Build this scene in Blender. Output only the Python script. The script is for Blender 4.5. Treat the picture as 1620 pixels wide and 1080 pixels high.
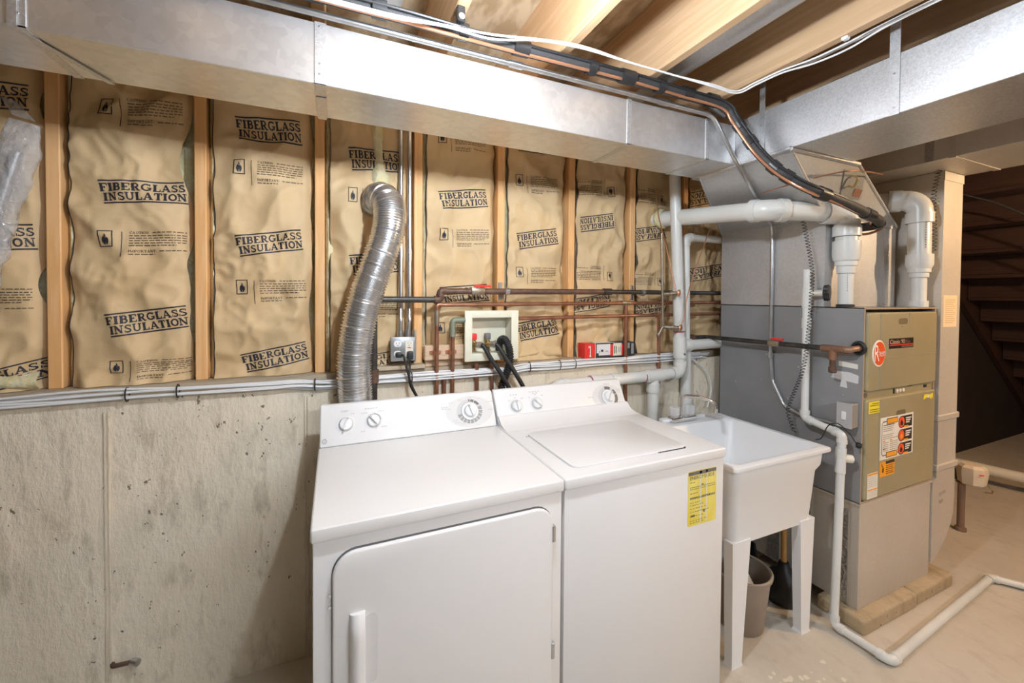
import bpy, bmesh, math, random
from mathutils import Vector, Matrix, noise

for o in list(bpy.data.objects):
    bpy.data.objects.remove(o)
SC = bpy.context.scene
COL = SC.collection
random.seed(7)

# ---------------------------------------------------------------- camera
yaw, pit, rol = 0.4103, -0.0188, 0.0078
fw = Vector((math.sin(yaw)*math.cos(pit), math.cos(yaw)*math.cos(pit), math.sin(pit)))
rr = Vector((math.cos(yaw), -math.sin(yaw), 0))
uu = rr.cross(fw)
r2 = rr*math.cos(rol)+uu*math.sin(rol)
u2 = -rr*math.sin(rol)+uu*math.cos(rol)
cd = bpy.data.cameras.new('camera'); cam = bpy.data.objects.new('camera', cd); COL.objects.link(cam)
M = Matrix((r2, u2, -fw)).transposed().to_4x4(); M.translation = Vector((0.0504, -1.0572, 1.4668))
cam.matrix_world = M
cd.sensor_fit = 'HORIZONTAL'; cd.sensor_width = 36; cd.lens = 646.84/1620*36
cd.shift_y = (479.95-540)/1620; cd.clip_start = 0.02
SC.camera = cam

# ---------------------------------------------------------------- world, exposure
W = bpy.data.worlds.new('world'); SC.world = W; W.use_nodes = True
W.node_tree.nodes['Background'].inputs[0].default_value = (0.9, 0.95, 1.0, 1)
W.node_tree.nodes['Background'].inputs[1].default_value = 0.05
SC.view_settings.view_transform = 'Standard'; SC.view_settings.look = 'None'
SC.view_settings.gamma = 1; SC.view_settings.use_curve_mapping = False
SC.view_settings.exposure = 0.10

# lamps: position of bulb centre, radius, colour, emission strength (built by bulb_lamp() below)
LAMPS = [
    ('bare bulb in porcelain holder under the joist above the dryer', (0.43, -0.30, 2.135), 0.030, (0.88, 0.965, 1.07), 1150),
    ('warm bare bulb in porcelain holder in front of the furnace', (3.45, -1.25, 2.10), 0.032, (1.0, 0.70, 0.42), 1800),
]
FILL_TUBES = ((0.45, 1.65), -2.5, 2.262, (0.88, 0.965, 1.07), 165)   # x range, y, z, colour, strength of the added fill tubes, unseen behind the camera

# ---------------------------------------------------------------- materials
def newmat(name):
    m = bpy.data.materials.new(name); m.use_nodes = True
    nt = m.node_tree
    return m, nt, nt.nodes['Principled BSDF']

def c4(c): return (c[0], c[1], c[2], 1)

def mat(name, col, rough=.5, metal=0., col2=None, scale=6., detail=4., bump=0., bscale=40., stretch=(1, 1, 1),
        r2=None, coat=0., lo=.35, hi=.65, bdist=.01):
    m, nt, b = newmat(name)
    b.inputs['Base Color'].default_value = c4(col); b.inputs['Roughness'].default_value = rough
    b.inputs['Metallic'].default_value = metal
    if coat: b.inputs['Coat Weight'].default_value = coat; b.inputs['Coat Roughness'].default_value = .15
    if col2 is None and not bump: return m
    tc = nt.nodes.new('ShaderNodeTexCoord'); mp = nt.nodes.new('ShaderNodeMapping'); mp.inputs['Scale'].default_value = stretch
    nt.links.new(tc.outputs['Object'], mp.inputs['Vector'])
    if col2 is not None:
        n = nt.nodes.new('ShaderNodeTexNoise'); n.inputs['Scale'].default_value = scale; n.inputs['Detail'].default_value = detail
        nt.links.new(mp.outputs[0], n.inputs['Vector'])
        r = nt.nodes.new('ShaderNodeValToRGB'); r.color_ramp.elements[0].position = lo; r.color_ramp.elements[1].position = hi
        r.color_ramp.elements[0].color = c4(col); r.color_ramp.elements[1].color = c4(col2)
        nt.links.new(n.outputs['Fac'], r.inputs[0]); nt.links.new(r.outputs[0], b.inputs['Base Color'])
        if r2 is not None:
            mr = nt.nodes.new('ShaderNodeMapRange'); mr.inputs['To Min'].default_value = rough; mr.inputs['To Max'].default_value = r2
            nt.links.new(n.outputs['Fac'], mr.inputs[0]); nt.links.new(mr.outputs[0], b.inputs['Roughness'])
    if bump:
        n2 = nt.nodes.new('ShaderNodeTexNoise'); n2.inputs['Scale'].default_value = bscale; n2.inputs['Detail'].default_value = 5
        nt.links.new(mp.outputs[0], n2.inputs['Vector'])
        bp = nt.nodes.new('ShaderNodeBump'); bp.inputs['Strength'].default_value = bump; bp.inputs['Distance'].default_value = bdist
        nt.links.new(n2.outputs['Fac'], bp.inputs['Height']); nt.links.new(bp.outputs[0], b.inputs['Normal'])
    return m

def galv(name, base=(.60, .61, .62), rough=.32, spangle=.10, scale=45, wave=.25, metal=.92):
    m, nt, b = newmat(name)
    b.inputs['Metallic'].default_value = metal
    tc = nt.nodes.new('ShaderNodeTexCoord')
    vo = nt.nodes.new('ShaderNodeTexVoronoi'); vo.inputs['Scale'].default_value = scale
    nt.links.new(tc.outputs['Object'], vo.inputs['Vector'])
    n = nt.nodes.new('ShaderNodeTexNoise'); n.inputs['Scale'].default_value = 3.5; n.inputs['Detail'].default_value = 6
    nt.links.new(tc.outputs['Object'], n.inputs['Vector'])
    sp = nt.nodes.new('ShaderNodeSeparateColor'); nt.links.new(vo.outputs['Color'], sp.inputs[0])
    a = nt.nodes.new('ShaderNodeMath'); a.operation = 'MULTIPLY_ADD'
    nt.links.new(sp.outputs[0], a.inputs[0]); a.inputs[1].default_value = spangle; a.inputs[2].default_value = -spangle*.5
    a2 = nt.nodes.new('ShaderNodeMath'); a2.operation = 'MULTIPLY_ADD'
    nt.links.new(n.outputs['Fac'], a2.inputs[0]); a2.inputs[1].default_value = .25; nt.links.new(a.outputs[0], a2.inputs[2])
    a3 = nt.nodes.new('ShaderNodeMath'); a3.operation = 'ADD'; nt.links.new(a2.outputs[0], a3.inputs[0]); a3.inputs[1].default_value = .87
    vm = nt.nodes.new('ShaderNodeVectorMath'); vm.operation = 'SCALE'; vm.inputs[0].default_value = base
    nt.links.new(a3.outputs[0], vm.inputs['Scale']); nt.links.new(vm.outputs[0], b.inputs['Base Color'])
    mr = nt.nodes.new('ShaderNodeMapRange'); mr.inputs['To Min'].default_value = rough-.06; mr.inputs['To Max'].default_value = rough+.12
    nt.links.new(n.outputs['Fac'], mr.inputs[0]); nt.links.new(mr.outputs[0], b.inputs['Roughness'])
    n3 = nt.nodes.new('ShaderNodeTexNoise'); n3.inputs['Scale'].default_value = 4; n3.inputs['Detail'].default_value = 1
    nt.links.new(tc.outputs['Object'], n3.inputs['Vector'])
    bp = nt.nodes.new('ShaderNodeBump'); bp.inputs['Strength'].default_value = wave; bp.inputs['Distance'].default_value = .02
    nt.links.new(n3.outputs['Fac'], bp.inputs['Height']); nt.links.new(bp.outputs[0], b.inputs['Normal'])
    return m

def wood(name, c1, c2, axis=2, rough=.6):
    m, nt, b = newmat(name)
    tc = nt.nodes.new('ShaderNodeTexCoord'); mp = nt.nodes.new('ShaderNodeMapping')
    s = [14, 14, 14]; s[axis] = .9; mp.inputs['Scale'].default_value = s
    nt.links.new(tc.outputs['Object'], mp.inputs['Vector'])
    oi = nt.nodes.new('ShaderNodeObjectInfo'); ad = nt.nodes.new('ShaderNodeVectorMath'); ad.operation = 'ADD'
    cm = nt.nodes.new('ShaderNodeMath'); cm.operation = 'MULTIPLY'; cm.inputs[1].default_value = 37
    nt.links.new(oi.outputs['Random'], cm.inputs[0]); nt.links.new(mp.outputs[0], ad.inputs[0]); nt.links.new(cm.outputs[0], ad.inputs[1])
    n = nt.nodes.new('ShaderNodeTexNoise'); n.inputs['Scale'].default_value = 1.6; n.inputs['Detail'].default_value = 3; n.inputs['Distortion'].default_value = .6
    nt.links.new(ad.outputs[0], n.inputs['Vector'])
    wv = nt.nodes.new('ShaderNodeMath'); wv.operation = 'MULTIPLY'; wv.inputs[1].default_value = 22
    nt.links.new(n.outputs['Fac'], wv.inputs[0])
    sn = nt.nodes.new('ShaderNodeMath'); sn.operation = 'SINE'; nt.links.new(wv.outputs[0], sn.inputs[0])
    mr = nt.nodes.new('ShaderNodeMapRange'); mr.inputs['From Min'].default_value = -1; nt.links.new(sn.outputs[0], mr.inputs[0])
    mx = nt.nodes.new('ShaderNodeMix'); mx.data_type = 'RGBA'
    nt.links.new(mr.outputs[0], mx.inputs['Factor']); mx.inputs['A'].default_value = c4(c1); mx.inputs['B'].default_value = c4(c2)
    nt.links.new(mx.outputs['Result'], b.inputs['Base Color']); b.inputs['Roughness'].default_value = rough
    return m

def concrete(name, c1, c2, c3, pits=True, rough=.85, bump=.6):
    m, nt, b = newmat(name)
    tc = nt.nodes.new('ShaderNodeTexCoord')
    def nz(s, d, st=(1, 1, 1)):
        mp = nt.nodes.new('ShaderNodeMapping'); mp.inputs['Scale'].default_value = st
        nt.links.new(tc.outputs['Object'], mp.inputs['Vector'])
        n = nt.nodes.new('ShaderNodeTexNoise'); n.inputs['Scale'].default_value = s; n.inputs['Detail'].default_value = d
        n.inputs['Roughness'].default_value = .65
        nt.links.new(mp.outputs[0], n.inputs['Vector']); return n
    n1 = nz(2.2, 6, (1.6, 1, .7)); n2 = nz(9, 7, (1.6, 1, .55)); n3 = nz(26, 4)
    r1 = nt.nodes.new('ShaderNodeValToRGB'); r1.color_ramp.elements[0].position = .35; r1.color_ramp.elements[1].position = .68
    r1.color_ramp.elements[0].color = c4(c1); r1.color_ramp.elements[1].color = c4(c2)
    nt.links.new(n1.outputs['Fac'], r1.inputs[0])
    r2_ = nt.nodes.new('ShaderNodeValToRGB'); r2_.color_ramp.elements[0].position = .53; r2_.color_ramp.elements[1].position = .82
    r2_.color_ramp.elements[0].color = (0, 0, 0, 1); r2_.color_ramp.elements[1].color = (1, 1, 1, 1)
    nt.links.new(n2.outputs['Fac'], r2_.inputs[0])
    mx = nt.nodes.new('ShaderNodeMix'); mx.data_type = 'RGBA'
    nt.links.new(r2_.outputs[0], mx.inputs['Factor']); nt.links.new(r1.outputs[0], mx.inputs['A']); mx.inputs['B'].default_value = c4(c3)
    last = mx.outputs['Result']
    hgt = n2.outputs['Fac']
    if pits:
        n4 = nz(3.2, 3); n5 = nz(34, 3, (1.2, 1, .8))
        th = nt.nodes.new('ShaderNodeMapRange'); th.inputs['From Min'].default_value = .30; th.inputs['From Max'].default_value = .72
        th.inputs['To Min'].default_value = .20; th.inputs['To Max'].default_value = .40; nt.links.new(n4.outputs['Fac'], th.inputs[0])
        lt = nt.nodes.new('ShaderNodeMath'); lt.operation = 'LESS_THAN'; nt.links.new(n5.outputs['Fac'], lt.inputs[0]); nt.links.new(th.outputs[0], lt.inputs[1])
        mx2 = nt.nodes.new('ShaderNodeMix'); mx2.data_type = 'RGBA'; nt.links.new(lt.outputs[0], mx2.inputs['Factor'])
        nt.links.new(last, mx2.inputs['A']); mx2.inputs['B'].default_value = c4([x*.55 for x in c3]); last = mx2.outputs['Result']
    nt.links.new(last, b.inputs['Base Color']); b.inputs['Roughness'].default_value = rough
    ad = nt.nodes.new('ShaderNodeMath'); ad.operation = 'MULTIPLY_ADD'
    nt.links.new(n3.outputs['Fac'], ad.inputs[0]); ad.inputs[1].default_value = .35; nt.links.new(hgt, ad.inputs[2])
    bp = nt.nodes.new('ShaderNodeBump'); bp.inputs['Strength'].default_value = bump; bp.inputs['Distance'].default_value = .02
    nt.links.new(ad.outputs[0], bp.inputs['Height']); nt.links.new(bp.outputs[0], b.inputs['Normal'])
    return m

def emis(name, col, s):
    m, nt, b = newmat(name); b.inputs['Base Color'].default_value = c4(col)
    b.inputs['Emission Color'].default_value = c4(col); b.inputs['Emission Strength'].default_value = s; return m

def clear(name, col, rough, alpha, crinkle=0):
    m, nt, b = newmat(name); b.inputs['Base Color'].default_value = c4(col); b.inputs['Roughness'].default_value = rough
    b.inputs['Alpha'].default_value = alpha; b.inputs['IOR'].default_value = 1.5
    if crinkle:
        tc = nt.nodes.new('ShaderNodeTexCoord'); n = nt.nodes.new('ShaderNodeTexNoise'); n.inputs['Scale'].default_value = 28; n.inputs['Detail'].default_value = 3
        nt.links.new(tc.outputs['Object'], n.inputs['Vector']); bp = nt.nodes.new('ShaderNodeBump'); bp.inputs['Strength'].default_value = crinkle; bp.inputs['Distance'].default_value = .02
        nt.links.new(n.outputs['Fac'], bp.inputs['Height']); nt.links.new(bp.outputs[0], b.inputs['Normal'])
    return m

WHITE = mat('white_enamel', (.80, .80, .80), .32, coat=.1)
WHITEP = mat('white_plastic', (.78, .79, .79), .35)
SINKM = mat('white_sink_plastic', (.80, .81, .82), .38)
PVC = mat('white_pvc', (.76, .76, .73), .30, col2=(.68, .68, .64), scale=5)
PVCY = mat('cream_pvc', (.72, .68, .58), .35, col2=(.78, .75, .66), scale=4)
PRIMER = mat('purple_pipe_primer', (.45, .10, .18), .5)
GALV = galv('galvanized_sheet', (.76, .77, .78), .36)
GALV2 = galv('galvanized_spangle', (.66, .67, .68), .38, .22, 210, .12, .85)
GALV3 = galv('dull_galvanized_sheet', (.60, .60, .60), .42, .09, 110, .2, .55)
GALVD = galv('warm_tinted_galvanized_sheet', (.62, .57, .50), .45, .06, 130, .2, .35)  # warm lamplight tint put into the sheet's base colour
STEEL = mat('zinc_conduit', (.60, .61, .62), .30, .95, col2=(.50, .51, .52), scale=20)
CHROME = mat('chrome', (.80, .80, .80), .10, 1.0)
BLACKP = mat('black_iron_pipe', (.030, .028, .027), .40, .3, col2=(.07, .06, .05), scale=30)
RUSTP = mat('rusty_iron_pipe', (.11, .065, .045), .5, .4, col2=(.18, .10, .07), scale=30)
COPPER = mat('aged_copper', (.42, .20, .12), .38, .75, col2=(.28, .13, .08), scale=18)
COPPERB = mat('bright_copper', (.80, .42, .26), .28, .85)
BRASS = mat('brass', (.55, .42, .20), .3, .9)
BRONZE = mat('tarnished_bronze', (.38, .33, .26), .4, .8, col2=(.30, .22, .15), scale=25)
RED = mat('red_plastic', (.75, .045, .03), .35)
BLACK = mat('black_rubber', (.016, .016, .017), .45)
BLACKT = mat('black_tape', (.022, .022, .023), .35)
DKGAP = mat('dark_gap', (.02, .02, .02), .8)
FOAM = mat('black_pipe_foam', (.035, .035, .036), .6, bump=.2, bscale=60)
GREYP = mat('grey_furnace_paint', (.255, .258, .265), .38, col2=(.275, .278, .282), scale=12, bump=.04, bscale=200)
BRONZEP = mat('bronze_furnace_paint', (.36, .31, .185), .36, .12, col2=(.39, .335, .20), scale=8)
EDGEP = mat('bare_cabinet_edge', (.42, .30, .20), .5)
KRAFT = mat('kraft_paper', (.600, .425, .225), .68, col2=(.660, .485, .275), scale=4, detail=5, bump=.25, bscale=14, bdist=.012)
INK = mat('dark_blue_ink', (.022, .022, .032), .6)
INKS = mat('faded_ink', (.16, .115, .075), .6)
FIBER = mat('yellow_glass_fibre', (.66, .58, .30), .95, col2=(.74, .70, .50), scale=25, bump=.8, bscale=60)
WOODV = wood('stud_wood', (.76, .415, .165), (.82, .49, .23), 2)
WOODJ = wood('joist_wood', (.60, .39, .215), (.68, .46, .27), 1)
WOODX = wood('plate_wood', (.40, .33, .24), (.48, .40, .29), 0)
WOODB = wood('board_wood', (.60, .42, .27), (.68, .50, .34), 0)
STAIRW = wood('shade_darkened_stair_wood', (.034, .014, .010), (.044, .019, .013), 1)  # dark wood, deepened further to keep the stairs in shade
HANDLEW = mat('varnished_handle_wood', (.52, .27, .07), .4)
OSB = mat('strand_board', (.50, .37, .22), .75, col2=(.72, .58, .40), scale=17, detail=2, stretch=(1, .4, 1), bump=.3, bscale=24, lo=.42, hi=.58)
CONC = concrete('wall_concrete', (.71, .625, .49), (.84, .755, .615), (.36, .295, .20))
DIMCONC = concrete('bounce_dimming_concrete', (.20, .19, .17), (.27, .25, .22), (.14, .13, .11), pits=False)  # unseen walls darkened on purpose to cut bounced fill light
FLOORC = concrete('floor_concrete', (.56, .50, .41), (.62, .57, .48), (.46, .41, .33), pits=False, rough=.6, bump=.12)
BLOCKC = concrete('block_concrete', (.46, .35, .21), (.55, .44, .29), (.26, .20, .13), rough=.9, bump=.9)  # brown tone carries warm lamplight in the colour
DKWALL = mat('shade_darkened_boards', (.018, .011, .009), .8, col2=(.028, .017, .013), scale=4)  # dark boards, colour lowered further to stand in for shade
CREAM = mat('cream_plastic', (.74, .72, .58), .45)
BUCKET = mat('taupe_plastic', (.31, .255, .20), .45)
YELLOW = mat('yellow_label', (.80, .64, .06), .45, col2=(.86, .76, .22), scale=14)
YELLOW2 = mat('bright_yellow_label', (.85, .70, .05), .45)
ORANGE = mat('orange_label', (.90, .36, .02), .45)
LABELW = mat('white_label', (.80, .77, .70), .5)
GREYL = mat('light_grey_print', (.60, .60, .60), .5)
GREYM = mat('mid_grey_print', (.34, .34, .34), .5)
GREYD = mat('dark_grey_print', (.16, .16, .16), .5)
OVALG = mat('pale_grey_print', (.70, .70, .70), .4)
REDLOGO = mat('orange_red_enamel', (.80, .105, .025), .35)
CABLE = mat('white_cable', (.74, .75, .76), .4)
CABLEB = mat('bright_white_cable', (.84, .84, .84), .35)
PLASTIC = clear('clear_plastic_film', (.62, .62, .63), .10, .42, 1.0)
SLEEVE = mat('silver_pole', (.42, .42, .43), .35, .6)
ACRYL = clear('clear_acrylic', (.85, .87, .88), .08, .45)
TAG = mat('tan_paper_tag', (.78, .62, .40), .6)
FOIL = mat('foil_tape', (.62, .63, .65), .22, .95, bump=.6, bscale=70)

# ---------------------------------------------------------------- mesh helpers
WL = {}
def fillet(pts, R, n=7):
    P = [Vector(p) for p in pts]; out = [P[0]]
    for i in range(1, len(P)-1):
        a, b, c = P[i-1], P[i], P[i+1]
        d1 = (a-b); d2 = (c-b); l1, l2 = d1.length, d2.length; d1.normalize(); d2.normalize()
        ang = d1.angle(d2)
        if ang > 3.1: out.append(b); continue
        rad = R[i-1] if isinstance(R, (list, tuple)) else R
        t = min(rad/math.tan(ang/2), l1*.49, l2*.49); rad = t*math.tan(ang/2)
        bis = (d1+d2).normalized(); cen = b+bis*(rad/math.sin(ang/2))
        s = b+d1*t-cen; e = b+d2*t-cen
        for k in range(n+1):
            f = k/n; th = s.angle(e)
            v = (s*math.sin((1-f)*th)+e*math.sin(f*th))/math.sin(th)
            out.append(cen+v)
    out.append(P[-1]); return out

def spline(pts, n=8):
    P = [Vector(p) for p in pts]; P = [P[0]*2-P[1]]+P+[P[-1]*2-P[-2]]; out = []
    for i in range(1, len(P)-2):
        p0, p1, p2, p3 = P[i-1:i+3]
        for k in range(n):
            t = k/n
            out.append(.5*((2*p1)+(p2-p0)*t+(2*p0-5*p1+4*p2-p3)*t*t+(3*p1-p0-3*p2+p3)*t**3))
    out.append(P[-2]); return out

class MB:
    def __init__(s): s.v = []; s.f = []; s.m = []; s.cur = 0
    def add(s, vs, fs, mi=None):
        o = len(s.v); s.v += [Vector(v) for v in vs]
        for f in fs: s.f.append([o+i for i in f]); s.m.append(s.cur if mi is None else mi)
        return s
    def box(s, x0, x1, y0, y1, z0, z1):
        return s.add([(x0,y0,z0),(x1,y0,z0),(x1,y1,z0),(x0,y1,z0),(x0,y0,z1),(x1,y0,z1),(x1,y1,z1),(x0,y1,z1)],
                     [(0,3,2,1),(4,5,6,7),(0,1,5,4),(1,2,6,5),(2,3,7,6),(3,0,4,7)])
    def rbox(s, x0, x1, y0, y1, z0, z1, r=.005, n=2):
        b = bmesh.new(); bmesh.ops.create_cube(b, size=1)
        for v in b.verts: v.co = Vector(((x0+x1)/2+v.co.x*(x1-x0), (y0+y1)/2+v.co.y*(y1-y0), (z0+z1)/2+v.co.z*(z1-z0)))
        bmesh.ops.bevel(b, geom=b.edges[:], offset=r, segments=n, profile=.5, affect='EDGES')
        b.verts.ensure_lookup_table(); b.verts.index_update()
        s.add([v.co.copy() for v in b.verts], [[v.index for v in f.verts] for f in b.faces]); b.free(); return s
    def prism(s, poly, fn, a0, a1, bev=0, n=2):
        """poly: 2d points; fn(p,q,a)->xyz; extruded from a0 to a1"""
        k = len(poly)
        vs = [fn(p[0], p[1], a0) for p in poly]+[fn(p[0], p[1], a1) for p in poly]
        fs = [list(range(k))[::-1], [k+i for i in range(k)]]+[(i, (i+1) % k, k+(i+1) % k, k+i) for i in range(k)]
        b = bmesh.new(); bv = [b.verts.new(v) for v in vs]
        for f in fs: b.faces.new([bv[i] for i in f])
        bmesh.ops.recalc_face_normals(b, faces=b.faces[:])
        if bev: bmesh.ops.bevel(b, geom=b.edges[:], offset=bev, segments=n, profile=.5, affect='EDGES')
        b.verts.index_update()
        s.add([v.co.copy() for v in b.verts], [[v.index for v in f.verts] for f in b.faces]); b.free(); return s
    def tube(s, pts, r, seg=14, cap=True, close=False):
        P = [Vector(p) for p in pts]; n = len(P)
        R = r if isinstance(r, (list, tuple)) else [r]*n
        T = [((P[min(i+1, n-1)]-P[max(i-1, 0)])).normalized() for i in range(n)]
        up = Vector((0, 0, 1)) if abs(T[0].z) < .9 else Vector((1, 0, 0))
        N = (up-T[0]*up.dot(T[0])).normalized(); vs = []
        for i in range(n):
            if i:
                ax = T[i-1].cross(T[i])
                if ax.length > 1e-8: N = Matrix.Rotation(T[i-1].angle(T[i]), 3, ax.normalized()) @ N
                N = (N-T[i]*N.dot(T[i])).normalized()
            B = T[i].cross(N)
            for k in range(seg):
                a = 2*math.pi*k/seg; vs.append(P[i]+(N*math.cos(a)+B*math.sin(a))*R[i])
        fs = [(i*seg+k, i*seg+(k+1) % seg, (i+1)*seg+(k+1) % seg, (i+1)*seg+k) for i in range(n-1) for k in range(seg)]
        if cap: fs += [list(range(seg))[::-1], [(n-1)*seg+k for k in range(seg)]]
        return s.add(vs, fs)
    def lathe(s, prof, c, ax=(0, 0, 1), seg=24, cap=True):
        ax = Vector(ax).normalized(); c = Vector(c)
        up = Vector((0, 0, 1)) if abs(ax.z) < .9 else Vector((1, 0, 0))
        A = (up-ax*up.dot(ax)).normalized(); B = ax.cross(A); vs = []; n = len(prof)
        for r, h in prof:
            for k in range(seg):
                a = 2*math.pi*k/seg; vs.append(c+ax*h+(A*math.cos(a)+B*math.sin(a))*max(r, 1e-5))
        fs = [(i*seg+k, i*seg+(k+1) % seg, (i+1)*seg+(k+1) % seg, (i+1)*seg+k) for i in range(n-1) for k in range(seg)]
        if cap: fs += [list(range(seg))[::-1], [(n-1)*seg+k for k in range(seg)]]
        return s.add(vs, fs)
    def loft(s, loops, cap0=True, cap1=True):
        n = len(loops[0]); vs = [v for L in loops for v in L]
        fs = [(i*n+k, i*n+(k+1) % n, (i+1)*n+(k+1) % n, (i+1)*n+k) for i in range(len(loops)-1) for k in range(n)]
        if cap0: fs.append(list(range(n))[::-1])
        if cap1: fs.append([(len(loops)-1)*n+k for k in range(n)])
        return s.add(vs, fs)
    def build(s, name, m, parent=None, ang=35, fix=True):
        mn = Vector((min(v.x for v in s.v), min(v.y for v in s.v), min(v.z for v in s.v)))
        mx = Vector((max(v.x for v in s.v), max(v.y for v in s.v), max(v.z for v in s.v)))
        c = Vector(((mn.x+mx.x)/2, (mn.y+mx.y)/2, mn.z))
        me = bpy.data.meshes.new(name); me.from_pydata([v-c for v in s.v], [], s.f)
        ms = m if isinstance(m, (list, tuple)) else [m]
        for q in ms: me.materials.append(q)
        me.polygons.foreach_set('material_index', s.m); me.polygons.foreach_set('use_smooth', [True]*len(s.f))
        if fix:
            b = bmesh.new(); b.from_mesh(me); bmesh.ops.recalc_face_normals(b, faces=b.faces[:]); b.to_mesh(me); b.free()
        me.set_sharp_from_angle(angle=math.radians(ang)); me.update()
        o = bpy.data.objects.new(name, me); COL.objects.link(o); WL[o.name] = c
        if parent is not None:
            o.parent = parent; o.location = c-WL[parent.name]
        else: o.location = c
        return o

def tag(o, label, cat, group=None, kind=None):
    o['label'] = label; o['category'] = cat
    if group: o['group'] = group
    if kind: o['kind'] = kind
    return o
def thing(name, label, cat, loc, group=None):
    o = bpy.data.objects.new(name, None); o.empty_display_size = .05; COL.objects.link(o); o.location = loc; WL[o.name] = Vector(loc)
    return tag(o, label, cat, group)
def struct(o, label=None, cat=None):
    o['kind'] = 'structure'
    if label: o['label'] = label; o['category'] = cat
    return o
def structE(name, label, cat, loc=(0, 0, 0)):
    return struct(thing(name, label, cat, loc))

def rrect(x0, x1, y0, y1, r, z, n=5):
    out = []
    for cx, cy, a0 in ((x1-r, y1-r, 0), (x0+r, y1-r, 90), (x0+r, y0+r, 180), (x1-r, y0+r, 270)):
        for k in range(n+1):
            a = math.radians(a0+90*k/n); out.append(Vector((cx+r*math.cos(a), cy+r*math.sin(a), z)))
    return out
def rr2(x0, x1, y0, y1, r, n=5): return [(v.x, v.y) for v in rrect(x0, x1, y0, y1, r, 0, n)]

def font_text(s, org, ex, ey, w, h, mb, mi, lift=(0, 0, 0)):
    """adds built-in-font lettering scaled into a w x h rectangle to builder mb"""
    cu = bpy.data.curves.new('t', 'FONT'); cu.body = s; cu.resolution_u = 2
    ob = bpy.data.objects.new('t', cu); COL.objects.link(ob)
    dg = bpy.context.evaluated_depsgraph_get(); me = bpy.data.meshes.new_from_object(ob.evaluated_get(dg))
    xs = [v.co.x for v in me.vertices]; ys = [v.co.y for v in me.vertices]
    x0, x1, y0, y1 = min(xs), max(xs), min(ys), max(ys)
    org = Vector(org); ex = Vector(ex); ey = Vector(ey); lift = Vector(lift)
    mb.add([org+lift+ex*((v.co.x-x0)/(x1-x0)*w)+ey*((v.co.y-y0)/(y1-y0)*h) for v in me.vertices], [list(p.vertices) for p in me.polygons], mi)
    bpy.data.objects.remove(ob); bpy.data.curves.remove(cu); bpy.data.meshes.remove(me)

# ---------------------------------------------------------------- lamps (bulbs of the place, then added fill tubes)
def bulb_lamp(label, c, r, col, s):
    x, y, z = c
    t = thing('ceiling_lamp', label, 'lamp', (x, y, 2.345), 'ceiling lamps')
    MB().lathe([(.055, 2.344), (.055, 2.325), (.048, 2.305), (.032, 2.290), (.030, 2.262), (.024, 2.258)], (x, y, 0), seg=20).build('lampholder', WHITEP, t)
    g = MB()
    zn = z+r*2.2
    if zn < 2.25: MB().lathe([(.006, 2.262), (.006, zn+.03), (.017, zn+.028), (.017, zn-.004)], (x, y, 0), seg=14).build('hanging_cord', BLACK, t)
    pr = [(.013, min(zn, 2.262)), (.014, z+r*1.35)]
    for k in range(1, 13):
        a = math.pi*k/12*.93+.22; pr.append((r*math.sin(a), z+r*math.cos(a)))
    pr.append((.0005, z-r))
    g.lathe(pr, (x, y, 0), seg=24).build('bulb', emis('lit_bulb_glass', col, s), t)
for L in LAMPS: bulb_lamp(*L)
(ta, tb), ty, tz, tcol, ts = FILL_TUBES
tl = thing('fill_light', 'added twin tube fill light, unseen behind the camera', 'lamp', ((ta+tb)/2, ty, 2.345))
MB().prism([(-.07, 2.28), (-.05, 2.343), (.05, 2.343), (.07, 2.28), (.066, 2.28), (.046, 2.338), (-.046, 2.338), (-.066, 2.28)], lambda p, q, a: (a, ty+p, q), ta-.04, tb+.04).build('reflector', WHITEP, tl)
for dy in (-.03, .03): MB().tube([(ta, ty+dy, tz), (tb, ty+dy, tz)], .013, 14).build('tube', emis('fill_tube_glow', tcol, ts), tl)
for x in (ta-.012, tb+.012): MB().rbox(x-.012, x+.012, ty-.05, ty+.05, tz-.02, 2.34, .004, 1).build('end_holder', WHITEP, tl)

# ================================================================ SETTING
YW = .828                      # stud fronts
S0, SP = -.8372, .4069
CY = .765                      # concrete face
# floor
f = MB(); f.box(-3.2, 8.6, -4.6, 1.1, -.08, 0); struct(f.build('floor', FLOORC), 'tan concrete basement floor', 'floor')
# back wall: concrete, sill plate, studs, sheathing
wb = structE('wall_back', 'concrete foundation wall with studs and wooden sill above', 'wall', (0, .92, 0))
nx, nz_ = 150, 40
g = MB(); vs = []
for j in range(nz_+1):
    for i in range(nx+1):
        x = -3.2+6.6*i/nx; z = 1.10*j/nz_
        y = CY+noise.noise(Vector((x*3, z*3, 1)))*.004+noise.noise(Vector((x*14, z*9, 5)))*.0022
        if j == nz_: z += noise.noise(Vector((x*9, 0, 3)))*.004
        vs.append((x, y, z))
g.add(vs, [(j*(nx+1)+i, j*(nx+1)+i+1, (j+1)*(nx+1)+i+1, (j+1)*(nx+1)+i) for j in range(nz_) for i in range(nx)])
g.box(-3.2, 3.4, CY+.008, 1.0, 0, 1.095)
g.build('concrete', CONC, wb, fix=False)
for xs in (-.662, -.053):
    g = MB()
    for k in range(60):
        z = .0+1.06*k/60; d = noise.noise(Vector((xs, z*20, 0)))*.002
        for dx in (-.006, .004):
            g.box(xs+dx, xs+dx+.0035+d*.5, CY-.0045+d, CY+.004, z, z+1.06/60)
    g.build('form_seam', CONC, wb)
MB().box(-3.2, 3.4, .787, .925, 1.098, 1.138).build('sill_plate', WOODX, wb)
MB().box(-3.2, 3.4, .80, .925, 2.27, 2.345).build('top_plate', WOODX, wb)
MB().box(-3.2, 8.6, .925, .97, 1.09, 2.62).build('sheathing', OSB, wb)
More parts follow.
